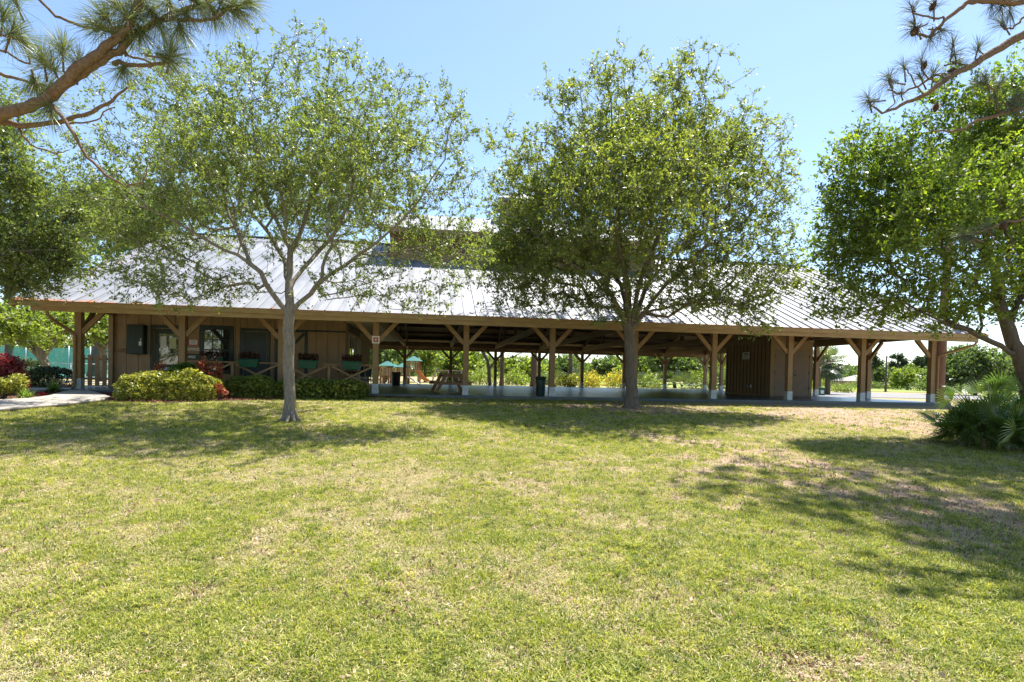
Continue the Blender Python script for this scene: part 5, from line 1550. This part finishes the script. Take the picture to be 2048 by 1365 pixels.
# small palmettos far right behind
def fanclump(label, px, py, Y, rpx, n, val, group):
    c = P(px, py, Y); gz = float(gh(c.x, Y)); r = rpx * Y / FPX
    root = empty('saw_palmetto', label, 'palmetto', (c.x, Y, gz), 0, group)
    for i in range(n):
        az = rng.random() * 2 * PI; el = rng.uniform(.25, 1.3)
        d = Vector((math.cos(az) * math.cos(el), math.sin(az) * math.cos(el), math.sin(el)))
        mb = MB(); fan(mb, d * r * .5 + Vector((0, 0, .1)), d, r * .5, 12, 1.6, .15, .03)
        o = fan_obj('frond', mb, M['palm'], root, val)
        m2 = MB(); m2.tube([(0, 0, 0), d * r * .5 + Vector((0, 0, .1))], .012, 3); m2.build('stalk', M['strapstalk'], o)
for px, lb in ((1160, 'low palmetto behind the seventh back post'), (1265, 'palmetto seen beside the dark oak trunk'), (1330, 'palmetto behind the ninth back post'), (1365, 'upright palmetto left of the bright shrubs'), (1110, 'palmetto right of the front trash can')):
    fanclump(lb, px, 770, 42 + (px % 7) * .3, 44, 16, .35 + (px % 5) * .1, 'palmettos behind the pavilion')

# ------------------------------------------------------------ overhanging pines
def needles(tufts, n, ln, mat, parent, base, name='needles', droop=.35, nw=.0015):
    """tufts: list of (pos, dir)"""
    T = np.array([list(t[0]) for t in tufts]); Dr = np.array([list(t[1]) for t in tufts])
    m = len(T)
    P_ = np.repeat(T, n, 0); D_ = np.repeat(Dr, n, 0)
    d = D_ * 0.75 + rng.normal(size=(m * n, 3)) * .62
    d /= np.linalg.norm(d, axis=1)[:, None]
    st = P_ - D_ * (rng.random((m * n, 1)) * .10)
    l = ln * rng.uniform(.75, 1.1, (m * n, 1))
    s = np.cross(d, rng.normal(size=(m * n, 3))); s /= np.linalg.norm(s, axis=1)[:, None] + 1e-9; s *= nw
    mid_ = st + d * l * .55; mid_[:, 2] -= (droop * .16 * l[:, 0]); en = st + d * l; en[:, 2] -= droop * l[:, 0] * .5
    V = np.stack([st - s, st + s, mid_ + s, mid_ - s, en], 1)
    q = np.arange(m * n)[:, None] * 5
    F1 = q + np.array([0, 1, 2, 3]); F2 = q + np.array([3, 2, 4, 4])
    V = V.reshape(-1, 3) - np.array(base)
    # degenerate-free: use two meshes of quads and tris joined as tris
    tris = np.concatenate([q + np.array([0, 1, 2]), q + np.array([0, 2, 3]), q + np.array([3, 2, 4])])
    r_ = rng.random(m * n); a = np.concatenate([r_, r_, r_])
    o = link(name, np_mesh(name, V, tris, a), parent, mat); o['kind'] = 'stuff'
    return o

def cone(parent, p, s=.045):
    m = MB(); k = 10
    for i in range(9):
        t = i / 8; r = s * math.sin(PI * (0.12 + .8 * t)) ; z = (t - .5) * s * 2.2
        for j in range(k):
            a = 2 * PI * (j + .5 * (i % 2)) / k
            c0 = Vector((math.cos(a) * r * .6, math.sin(a) * r * .6, z)); c1 = Vector((math.cos(a) * r * 1.15, math.sin(a) * r * 1.15, z + s * .18))
            sd = Vector((-math.sin(a), math.cos(a), 0)) * r * .28
            m.v += [tuple(c0 - sd), tuple(c0 + sd), tuple(c1)]; n0 = len(m.v) - 3; m.f.append((n0, n0 + 1, n0 + 2)); m.sm.append(False)
    m.lathe([(s * .2, -s * 1.1), (s * .6, -s * .5), (s * .62, s * .3), (s * .1, s * 1.1)], 8)
    o = m.build('cone', M['cone'], parent); o.location = p; o.rotation_euler = (rng.normal() * .5, rng.normal() * .5, 0)

def pine_over(label, base, H, lean, limbs, tufts, Y, ln, nn, mat, extra, cones=(), r0=.19, barkm=None, cr=9):
    root = empty('pine_tree', label, 'tree', base)
    b0 = Vector(base)
    m = MB(); pts = []; rr = []
    for i in range(24):
        t = i / 23; pts.append((lean[0] * t * H + .04 * math.sin(t * 9), lean[1] * t * H, t * H - .1)); rr.append(r0 * (1 - .6 * t) * (1 + .3 * math.exp(-t * H / .3)))
    m.tube(pts, rr, 16); m.build('trunk', M['pinebark'], root)
    for (path, r1, r2) in limbs:
        pp = [(P(px, py, Y + dy) - b0) for (px, py, dy) in path]
        # smooth with jitter
        q = []
        for i in range(len(pp) - 1):
            for j in range(4): q.append(pp[i].lerp(pp[i + 1], j / 4) + Vector(rng.normal(size=3)) * .006)
        q.append(pp[-1])
        m = MB(); m.tube(q, [r1 + (r2 - r1) * i / (len(q) - 1) for i in range(len(q))], 8); m.build('branch', M['branch'], root)
    T = []
    for (px, py, dy, dx, dz) in tufts:
        p = P(px, py, Y + dy); d = Vector((dx, rng.normal() * .3, dz)).normalized(); T.append((p, d))
        m = MB() ; e = p - b0 - d * .16 + Vector((0, 0, -.05)); m.tube([e, (p - b0)], [.009, .006], 5); m.build('shoot', M['branch'], root)
    needles(T, nn, ln, mat, root, base)
    # the rest of the crown, above and beside the frame
    E = []; m = MB()
    for (x, y, z, n_) in extra:
        hub = Vector(pts[min(23, max(0, int((z / H) * 23) - 1))])
        tip = Vector((x, y, z)) - Vector((b0.x, b0.y, 0)); tip.z = z
        hub.z = max(hub.z, .7 + .72 * (hub.y + b0.y) + .3); midp = hub.lerp(tip, .5) + Vector((0, 0, .35))
        m.tube([hub, midp, tip], [.045, .03, .012], 6)
        for _ in range(n_):
            f = rng.uniform(.35, 1.05); p = hub.lerp(tip, f) + Vector(rng.normal(size=3)) * Vector((.35, .35, .15)).length * .75
            p.z = max(p.z, .7 + .70 * (p.y + b0.y) + .55)
            E.append((p, Vector((rng.normal() * .6, rng.normal() * .6, .4 + rng.random())).normalized()))
    m.build('upper_limbs', M['branch'], root)
    if E:
        o = needles([(p + b0, d) for p, d in E], 95, ln * 1.25, mat, root, base, 'upper_needles', nw=.003)
    for p in cones: cone(root, P(p[0], p[1], Y + p[2]) - b0)
    return root

def shade_limbs(pxs, n):
    """limb ends high above the picture, each standing over the lawn where it casts its shade"""
    out = []
    for px, py in pxs:
        g = G(px, py); h = (.684 * g.y + 4.1) / .759 + rng.random() * .8
        out.append((g.x + .237 * h, g.y + .352 * h, h + g.z + rng.random() * .3, n))
    return out
YL = 4.6
limbsL = [([(-330, 330, .9), (-150, 262, .3), (0, 232, 0), (55, 214, 0), (95, 198, 0), (130, 167, 0), (165, 146, 0), (205, 122, 0), (245, 92, 0), (268, 66, .05), (320, 42, .1), (370, 20, .15), (420, 5, .2), (470, -25, .2)], .054, .014),
          ([(100, 194, 0), (150, 142, -.05), (190, 112, -.05), (230, 80, -.05), (262, 48, -.05), (275, 0, -.05), (280, -60, -.05)], .045, .02),
          ([(-120, 235, .3), (0, 243, .15), (45, 252, .1), (120, 244, .05), (185, 226, 0), (225, 200, 0), (255, 175, 0)], .03, .008),
          ([(100, 208, 0), (130, 240, -.05), (165, 300, -.1), (210, 350, -.1), (250, 372, -.1), (285, 366, -.1), (296, 330, -.1)], .016, .004),
          ([(-60, 140, .3), (0, 150, .2), (50, 163, .1), (95, 173, .1)], .02, .006),
          ([(60, -20, .2), (110, 30, .2), (160, 53, .2), (210, 60, .1), (255, 55, 0)], .012, .01),
          ([(225, 126, 0), (280, 132, 0), (322, 128, 0), (345, 112, 0)], .02, .009),
          ([(245, 90, 0), (255, 110, .1), (300, 126, .2), (330, 125, .2)], .012, .006),
          ([(330, 38, .1), (390, 42, .1), (430, 38, .1), (462, 18, .1)], .018, .009),
          ([(35, 255, .1), (60, 290, .1), (110, 306, .1), (140, 300, .1)], .01, .003),
          ([(140, 250, 0), (190, 240, 0), (230, 215, 0)], .008, .004),
          ([(-20, 90, .2), (20, 110, .15), (60, 130, .1), (62, 100, .1), (30, 50, .1)], .01, .006)]
tuftL = [(8, 25, .1, .1, .8), (25, 60, .1, .2, .4), (45, 82, .1, .5, -.2), (125, 92, 0, .0, 1), (85, 112, 0, -.2, 1), (100, 130, 0, -.3, .3), (160, 120, 0, .1, .8), (205, 30, -.05, -.5, .4), (190, 48, 0, -.8, 0),
         (225, 60, 0, -.3, .6), (343, 102, 0, .1, 1), (335, 118, 0, .2, .0), (272, 10, 0, 0, .6), (300, 22, .05, .3, -.2), (340, 14, .1, .2, -.6), (372, 30, .1, .3, -.6), (400, 10, .1, .4, -.3), (460, 14, .1, .4, .4),
         (478, 20, .1, .6, -.3), (500, 5, .15, .8, 0), (255, 60, 0, .4, .5), (245, 140, 0, .1, -.6), (95, 178, .1, .4, .5), (100, 225, 0, -.1, -.8), (430, 30, .1, .2, -.8), (318, 50, .1, .1, -.6), (360, 60, .1, .2, -.9),
         (25, -10, .2, 0, .5), (290, -10, 0, 0, .8), (255, 30, -.1, -.3, .5), (230, 5, -.1, -.5, .5), (390, -15, .1, .3, .4), (450, -10, .1, .5, .4), (70, 170, .1, -.1, -.7), (282, 70, 0, .3, -.9)]
bx = P(-420, 600, YL + 1.2)
pine_over('pine whose needled branches reach in from the upper left', (bx.x, bx.y, float(gh(bx.x, bx.y))), 11, (.0, 0), limbsL, tuftL, YL, .245, 210, M['needle'],
          shade_limbs([(-330, 1050), (-450, 980), (-380, 1180)], 10))
YR = 6.2
limbsR = [([(2420, -120, .6), (2200, -20, .3), (2048, 68, 0), (1990, 104, 0), (1940, 132, 0), (1900, 152, 0), (1855, 188, 0), (1800, 213, 0), (1765, 226, 0), (1737, 205, 0)], .055, .007),
          ([(1905, 150, 0), (1870, 150, .1), (1835, 172, .1), (1800, 188, .1), (1775, 180, .1)], .016, .007),
          ([(2300, -60, .2), (2048, 5, -.2), (1980, 3, -.2), (1937, 4, -.2), (1910, 25, -.2), (1885, 45, -.2), (1860, 75, -.2), (1834, 70, -.2), (1828, 50, -.2)], .034, .008),
          ([(1892, 38, -.2), (1862, 36, -.2), (1832, 28, -.2), (1822, 12, -.2)], .012, .007), ([(1860, 75, -.2), (1885, 60, -.2)], .009, .006),
          ([(2300, 190, .4), (2120, 205, .2), (2048, 216, .1), (2010, 226, .1), (1955, 241, .1), (1920, 262, .1), (1885, 263, .1), (1860, 262, .1)], .03, .007),
          ([(2140, -30, 0), (2048, 34, 0), (2025, 58, 0), (2005, 57, 0), (2000, 45, 0)], .014, .006),
          ([(1850, 192, 0), (1835, 175, 0), (1820, 150, 0), (1808, 135, 0)], .009, .006), ([(1870, 165, 0), (1850, 150, 0), (1843, 125, 0)], .009, .006), ([(1935, 133, 0), (1912, 128, 0), (1908, 90, 0)], .009, .006),
          ([(1975, 112, 0), (1958, 100, 0), (1957, 92, 0)], .007, .005), ([(1770, 224, 0), (1790, 205, 0), (1776, 160, 0)], .008, .005),
          ([(2200, 360, .1), (2090, 420, -.2), (2048, 440, -.3), (2010, 445, -.3), (1940, 470, -.3)], .02, .007), ([(2040, 10, -.1), (2010, 12, -.1), (1985, 0, -.1)], .012, .007)]
tuftR = [(1735, 192, 0, -.2, .9), (1740, 205, 0, -.6, -.2), (1775, 150, 0, -.1, .9), (1778, 165, 0, -.5, 0), (1808, 130, 0, 0, 1), (1800, 185, .1, -.6, -.1), (1842, 120, 0, 0, 1), (1838, 150, 0, -.3, .2), (1868, 142, .1, .1, .7),
         (1907, 82, 0, 0, 1), (1908, 110, 0, .2, .1), (1920, 125, 0, .6, -.1), (1957, 92, 0, .1, 1), (1826, 46, -.2, -.4, .5), (1826, 62, -.2, -.5, -.4), (1822, 10, -.2, -.4, .8), (1868, 5, -.2, 0, .7), (1886, 60, -.2, .5, -.2),
         (1985, 12, -.1, -.1, -.8), (1860, 80, -.2, .1, -.8), (2003, 44, 0, -.2, .8), (2020, 30, 0, .2, -.6), (1960, 165, 0, -.3, .3), (1990, 190, 0, -.2, .2), (2025, 205, .1, -.2, .4), (1970, 150, 0, -.4, .8), (2000, 165, 0, .2, .5),
         (1890, 160, 0, .1, -.7), (1935, 475, -.3, -.9, 0), (1925, 468, -.3, -.8, .3), (1975, 455, -.3, -.3, .5), (2025, 215, 0, .3, -.6), (2040, 190, 0, .2, .3), (2000, 20, -.1, 0, -.6)]
bx = P(2330, 600, YR + .6)
pine_over('pine whose coned branches reach in from the upper right', (bx.x, bx.y, float(gh(bx.x, bx.y))), 12, (0, 0), limbsR, tuftR, YR, .20, 95, M['needle2'],
          shade_limbs([(1380, 965), (1460, 955), (1560, 950), (1650, 975), (1740, 985), (1830, 1000), (1920, 1040), (2010, 1090), (1880, 960), (1980, 980), (2080, 1030), (1760, 930), (1860, 905), (1960, 930), (1600, 900), (1700, 885), (2040, 1150), (2150, 1100), (1500, 935), (1420, 980), (1700, 1010), (1950, 1110), (1800, 960), (1560, 985), (1900, 1090), (1780, 1020), (1850, 1060), (1640, 930)], 36),
          [(1866, 12, -.2), (1829, 64, -.2), (1848, 132, 0), (1872, 215, .05), (2006, 452, -.3), (1905, 143, .05)])

# ------------------------------------------------------------ tennis court and fence at far left
ct = MB(); c0 = P(-700, 780, 34); 
strip('tennis_court', [(-60, 37), (-20, 37), (-14.5, 37)], [(-75, 62), (-20, 62), (-15.5, 62)], M['court'], .03, 'green tennis court surface left of the pavilion', 'court', n=10, m=6, thick=0)
fr = empty('court_fence', 'tall teal windscreen fence with thin posts around the tennis court', 'fence', (0, 0, 0))
Yf = 62.0
xs_ = np.linspace(-62, -33, 13)
gz = float(gh(-45.0, Yf))
for i in range(len(xs_) - 1):
    m = MB(); m.box(xs_[i] + .05, Yf, gz + .1, xs_[i + 1] - .05, Yf + .02, gz + 3.0); m.build('windscreen', M['screen'], fr)
for x in xs_:
    m = MB(); m.tube([(x, Yf - .08, gz - .1), (x, Yf - .08, gz + 3.2)], .05, 6); m.build('fence_post', M['galv'], fr)
fr2 = empty('court_fence', 'low near side fence of the court seen left of the gate', 'fence', (0, 0, 0))
gz = float(gh(-20.0, 36))
for i, x in enumerate(np.linspace(-31, -20.5, 6)):
    m = MB(); m.tube([(x, 36, gz - .1), (x, 36, gz + 1.0)], .03, 6); m.build('fence_post', M['galv'], fr2)
m = MB(); m.tube([(-31, 36, gz + 1.0), (-20.5, 36, gz + 1.0)], .03, 6); m.build('top_rail', M['galv'], fr2)
m = MB(); m.tube([(-31, 36, gz + .15), (-20.5, 36, gz + .15)], .02, 6); m.build('bottom_rail', M['galv'], fr2)
strip('court_walk', [(-24, 27), (-16, 27)], [(-24, 30), (-17, 30)], M['path'], .025, 'thin pale walk before the tennis court', 'path', n=8, m=3, thick=0)

# ------------------------------------------------------------ playground
Yp = 43.0; kp = Yp / FPX
def pp(px, py, dy=0): return P(px, py, Yp + dy)
gp0 = pp(805, 770); gzp = float(gh(gp0.x, Yp))
pg = empty('playground', 'wooden playground towers with teal roofs, rails and ramps behind the pavilion', 'playground', (gp0.x, Yp, gzp))
def rel(p): return p - Vector((gp0.x, Yp, gzp))
def tower(px, w_, ztop, zdeck, roofh=.45):
    x = rel(pp(px, 770)).x; a = w_ / 2
    for sx in (-a, a):
        for sy in (-a, a):
            m = MB(); m.box(x + sx - .05, sy - .05, 0, x + sx + .05, sy + .05, ztop); m.build('tower_post', M['playwood'], pg)
    m = MB(); m.box(x - a, -a, zdeck - .06, x + a, a, zdeck); m.build('deck', M['playwood'], pg)
    m = MB(); b_ = a + .18
    for i in range(4):
        q = [(-b_, -b_), (b_, -b_), (b_, b_), (-b_, b_)]; p1, p2 = q[i], q[(i + 1) % 4]
        m.poly([(x + p1[0], p1[1], ztop), (x + p2[0], p2[1], ztop), (x + p2[0] * .08, p2[1] * .08, ztop + roofh), (x + p1[0] * .08, p1[1] * .08, ztop + roofh)])
    m.build('tower_roof', M['playroof'], pg)
    m = MB()
    for i in range(7): xx = x - a + w_ * i / 6; m.box(xx - .02, -a - .02, zdeck, xx + .02, -a + .01, zdeck + .62)
    m.box(x - a, -a - .03, zdeck + .62, x + a, -a + .03, zdeck + .69); m.build('railing', M['playlight'], pg)
z_of = lambda py, px=805: rel(pp(px, py)).z
tower(774, .85, z_of(733), z_of(752), .38); tower(788, .7, z_of(736), z_of(752), .28); tower(806, .75, z_of(735), z_of(750), .34)
tower(827, .85, z_of(722), z_of(741), .38)
x0 = rel(pp(775, 770)).x; x1 = rel(pp(820, 770)).x
m = MB(); m.box(x0, -.3, z_of(753), x1, .3, z_of(753) + .07); m.build('bridge_deck', M['playwood'], pg)
m = MB()
n_ = 26
for i in range(n_ + 1): xx = x0 + (x1 - x0) * i / n_; m.box(xx - .02, -.34, z_of(753), xx + .02, -.3, z_of(738))
m.box(x0, -.36, z_of(737), x1, -.29, z_of(736)); m.build('bridge_railing', M['playlight'], pg)
for px in (762, 770, 790, 797, 812, 818):
    xx = rel(pp(px, 770)).x; m = MB(); m.box(xx - .07, -.25, 0, xx + .07, -.1, z_of(750)); m.build('support_post', M['playwood'], pg)
# ramp and curved slide
a = rel(pp(820, 754)); c_ = rel(pp(842, 768)); m = MB(); m.bar((a.x, -.8, a.z), (c_.x, -.9, .05), .06, .5, (0, 1, 0)); m.build('ramp', M['white'], pg)
pts = [rel(pp(px, py)) for px, py in ((832, 746), (838, 746), (843, 752), (848, 759), (853, 763), (857, 764))]
m = MB()
for i in range(len(pts) - 1):
    m.bar((pts[i].x, -.2, max(pts[i].z, .12)), (pts[i + 1].x, -.2, max(pts[i + 1].z, .12)), .5, .05, (0, 0, 1))
    m.bar((pts[i].x, -.46, max(pts[i].z, .12) + .1), (pts[i + 1].x, -.46, max(pts[i + 1].z, .12) + .1), .04, .24, (0, 0, 1))
    m.bar((pts[i].x, .06, max(pts[i].z, .12) + .1), (pts[i + 1].x, .06, max(pts[i + 1].z, .12) + .1), .04, .24, (0, 0, 1))
m.build('slide', M['slide'], pg)
# swing frame
s0 = pp(872, 770, -2); gs = float(gh(s0.x, Yp - 2))
sw_ = empty('swing_set', 'pale timber swing frame behind the picnic table', 'swing', (s0.x, Yp - 2, gs))
zt = (pp(872, 741, -2).z - gs); xr = (pp(924, 741, -2) - s0).x
m = MB(); m.bar((-.1, 0, zt), (xr + .1, 0, zt), .1, .1); m.build('top_beam', M['playlight'], sw_)
for x in (0, xr * .5, xr):
    for s in (-1, 1):
        m = MB(); m.bar((x, 0, zt), (x + s * .28, s * .7, 0), .09, .09, (0, 1, 0)); m.build('leg', M['playlight'], sw_)
for x in (xr * .25, xr * .75):
    m = MB(); m.tube([(x - .2, 0, zt), (x - .2, 0, .4)], .012, 4); m.tube([(x + .2, 0, zt), (x + .2, 0, .4)], .012, 4); m.build('chain', M['galv'], sw_)
    m = MB(); m.box(x - .24, -.08, .36, x + .24, .08, .4); m.build('swing_seat', M['ink'], sw_)

# ------------------------------------------------------------ houses, pole
def house(label, px, Y, wpx, py_e, py_r, wall, roof):
    k = Y / FPX; c = P(px, 770, Y); gz = float(gh(c.x, Y)); w_ = wpx * k; ze = P(px, py_e, Y).z - gz; zr_ = P(px, py_r, Y).z - gz
    t = empty('house', label, 'house', (c.x, Y, gz), 0, 'houses beyond the park'); a = w_ / 2; d = 5
    m = MB(); m.box(-a * .94, -d * .9, 0, a * .94, d * .9, ze); m.build('wall', wall, t)
    m = MB(); A, B_, C_, D_ = (-a, -d, ze), (a, -d, ze), (a, d, ze), (-a, d, ze); R1, R2 = (-a * .45, 0, zr_), (a * .45, 0, zr_)
    m.poly([A, B_, R2, R1]); m.poly([B_, C_, R2]); m.poly([C_, D_, R1, R2]); m.poly([D_, A, R1]); m.poly([A, D_, C_, B_]); m.build('roof', roof, t)
    for x in (-.5, 0, .5):
        m = MB(); m.box(x * a - .5, -d * .9 - .06, ze * .35, x * a + .5, -d * .9 - .01, ze * .8); w2 = m.build('window', M['white'], t)
        m = MB(); m.box(x * a - .42, -d * .9 - .08, ze * .38, x * a + .42, -d * .9 - .065, ze * .77); m.build('pane', M['glass'], w2)
house('house with a pale brown roof across the field, left of the pines', 1722, 105, 62, 763, 751, M['shell'], M['hroof'])
house('grey roofed house seen right of the thick pine trunk', 1092, 66, 44, 746, 733, M['shell'], pm('blue grey roof', (0.33, 0.35, 0.40), None, 3))
c = P(1771, 785, 56); g_ = float(gh(c.x, 56))
t = empty('utility_pole', 'thin dark utility pole standing in the far field', 'pole', (c.x, 56, g_))
m = MB(); m.tube([(0, 0, -.2), (0, 0, P(1771, 712, 56).z - g_)], [.11, .08], 8); m.build('shaft', M['poletim'], t)
m = MB(); m.box(-.14, -.14, -.02, .14, .14, .06); m.build('collar', M['kerb'], t)

# ------------------------------------------------------------ grass
def proto(name, nb, h, rad, wdt, mat, lean=.5, seed=1):
    r = np.random.default_rng(seed); V = []; F = []
    for i in range(nb):
        a = r.random() * 2 * PI; d = np.array([math.cos(a), math.sin(a), 0]); s = np.array([-d[1], d[0], 0])
        q = r.normal(size=2) * rad; b0 = np.array([q[0], q[1], -.006]); hh = h * r.uniform(.55, 1.15); le = r.uniform(.1, lean) * hh * 1.3
        w_ = wdt * r.uniform(.7, 1.2)
        m1 = b0 + d * le * .35 + np.array([0, 0, hh * .6]); e = b0 + d * le + np.array([0, 0, hh * (1 - .25 * le / hh)])
        k = len(V); V += [b0 - s * w_ / 2, b0 + s * w_ / 2, m1 + s * w_ * .4, m1 - s * w_ * .4, e]
        F += [(k, k + 1, k + 2, k + 3), (k + 3, k + 2, k + 4)]
    me = bpy.data.meshes.new(name); me.from_pydata([tuple(v) for v in V], [], F); me.materials.append(mat)
    return bpy.data.objects.new(name, me)      # never linked: only the lawns' geometry nodes use it

def scatter(name, label, pts, scale, protos, cat='grass'):
    me = bpy.data.meshes.new(name); me.vertices.add(len(pts)); me.vertices.foreach_set('co', pts.astype(np.float32).ravel())
    a = me.attributes.new('sc', 'FLOAT', 'POINT'); a.data.foreach_set('value', scale.astype(np.float32))
    a = me.attributes.new('rt', 'FLOAT_VECTOR', 'POINT')
    rot = np.c_[rng.normal(size=len(pts)) * .12, rng.normal(size=len(pts)) * .12, rng.random(len(pts)) * 2 * PI]
    a.data.foreach_set('vector', rot.astype(np.float32).ravel())
    o = link(name, me); tag(o, label, cat, kind='stuff')
    ng = bpy.data.node_groups.new(name + '_nodes', 'GeometryNodeTree')
    ng.interface.new_socket('Geometry', in_out='INPUT', socket_type='NodeSocketGeometry'); ng.interface.new_socket('Geometry', in_out='OUTPUT', socket_type='NodeSocketGeometry')
    gi = ng.nodes.new('NodeGroupInput'); go = ng.nodes.new('NodeGroupOutput')
    iop = ng.nodes.new('GeometryNodeInstanceOnPoints')
    gti = ng.nodes.new('GeometryNodeGeometryToInstance')
    for p in protos:
        oi = ng.nodes.new('GeometryNodeObjectInfo'); oi.inputs['Object'].default_value = p; oi.inputs['As Instance'].default_value = True
        ng.links.new(oi.outputs['Geometry'], gti.inputs[0])
    ng.links.new(gi.outputs[0], iop.inputs['Points']); ng.links.new(gti.outputs[0], iop.inputs['Instance'])
    iop.inputs['Pick Instance'].default_value = True
    ri = ng.nodes.new('FunctionNodeRandomValue'); ri.data_type = 'INT'; ri.inputs[4].default_value = 0; ri.inputs[5].default_value = len(protos) - 1
    ng.links.new(ri.outputs[2], iop.inputs['Instance Index'])
    for nm, sk, ty in (('sc', 'Scale', 'FLOAT'), ('rt', 'Rotation', 'FLOAT_VECTOR')):
        na = ng.nodes.new('GeometryNodeInputNamedAttribute'); na.data_type = ty; na.inputs[0].default_value = nm
        ng.links.new(na.outputs[0], iop.inputs[sk])
    ng.links.new(iop.outputs[0], go.inputs[0])
    md = o.modifiers.new('grass', 'NODES'); md.node_group = ng
    return o

def lawn_points(n, y0, y1, pw_=1.0, xw=1.06):
    # constant-ish density in the picture: more per square metre nearby
    t = rng.random(n); Y = y0 * (y1 / y0) ** (t ** pw_); X = rng.uniform(-xw, xw, n) * (Y * .98 + .3)
    vv = (X - P0.x) * EV.x + (Y - P0.y) * EV.y
    return X[vv < -.55], Y[vv < -.55]
path_near = resample(near, 200); hb = resample(gp([(186, 803), (330, 806), (430, 803), (560, 800), (700, 796), (748, 793)]), 200)
def off_path(X, Y):
    k = np.ones(len(X), bool)
    lim = np.interp(X, path_near[:, 0], path_near[:, 1]); k &= ~((X < path_near[-1, 0]) & (Y > lim - .02))
    lim = np.interp(X, hb[:, 0], hb[:, 1]); k &= ~((X > hb[0, 0]) & (X < hb[-1, 0]) & (Y > lim))
    return k
def ground_z(X, Y):
    return gh(X, Y) + (fbm(X, Y, 0.5, 9) - 0.5) * 0.05 * np.clip(1 - np.abs(Y - 8) / 14, 0, 1) * (Y < 15.0)
def grass_layer(name, label, n, y0, y1, protos, want, s0, s1):
    X, Y = lawn_points(n, y0, y1); k = off_path(X, Y); X = X[k]; Y = Y[k]
    b_ = bare(X, Y); k = rng.random(len(X)) < want(X, Y, b_); X = X[k]; Y = Y[k]
    sc = rng.uniform(s0, s1, len(X)) * (.7 + .6 * fbm(X, Y, 2.2, 55)) * (1 + np.clip((Y - 6) / 14, 0, 1) * .35)
    scatter(name, label, np.c_[X, Y, ground_z(X, Y)], sc, protos)
gA = [proto('turf_clump', 12, .044, .030, .0060, M['grass'], .9, s) for s in (1, 2, 3)]
gB = [proto('straw_clump', 12, .026, .036, .0052, M['drygrass'], 1.6, s) for s in (4, 5, 6)]
gC = [proto('weed_clump', 18, .075, .022, .0075, M['grass'], 1.1, s) for s in (7, 8)]
green = lambda X, Y: fbm(X, Y, .45, 31)
grass_layer('lawn_grass', 'short green turf covering the lawn', 175000, 2.2, 19, gA, lambda X, Y, b_: np.clip(1.15 - 1.2 * b_, .05, 1) * np.clip(.50 + 1.3 * (fbm(X, Y, .7, 12) - .5) + 1.7 * (fbm(X, Y, 3.2, 13) - .5) + .12 * np.clip(X * .6, -.8, 1) + .30 * np.clip((Y - 7.5) / 3, 0, 1) * (X < 4.5), .14, 1), .75, 1.25)
grass_layer('dry_grass', 'straw coloured dead grass mixed through the lawn', 190000, 2.2, 19, gB, lambda X, Y, b_: np.clip(.72 - .4 * b_ + 1.0 * (fbm(X, Y, .9, 40) - .5) + 1.5 * (fbm(X, Y, 3.0, 41) - .5) + .15 * (X < 0) - .45 * np.clip((Y - 7.5) / 3, 0, 1) * (X < 4.5), .08, 1), .8, 1.3)
grass_layer('grass_tufts', 'taller bright green weed tufts dotted over the lawn', 26000, 2.3, 17, gC, lambda X, Y, b_: np.clip(4.5 * (fbm(X, Y, 1.1, 77) - .55) + .08 + .9 * (X > .5) * (fbm(X, Y, .6, 70) - .35), .02, 1), .45, 1.05)
# fallen leaves
X, Y = lawn_points(60000, 2.3, 19); k = off_path(X, Y); X = X[k]; Y = Y[k]; k = rng.random(len(X)) < np.clip(.22 + 1.0 * bare(X, Y), 0, 1); X = X[k]; Y = Y[k]
o = leaves_obj('fallen_leaves', np.c_[X, Y, ground_z(X, Y) + .012 + rng.random(len(X)) * .012], .038, M['litter'], None, .42, None, 2.2)
tag(o, 'small dry leaves fallen over the lawn', 'leaf litter', kind='stuff')
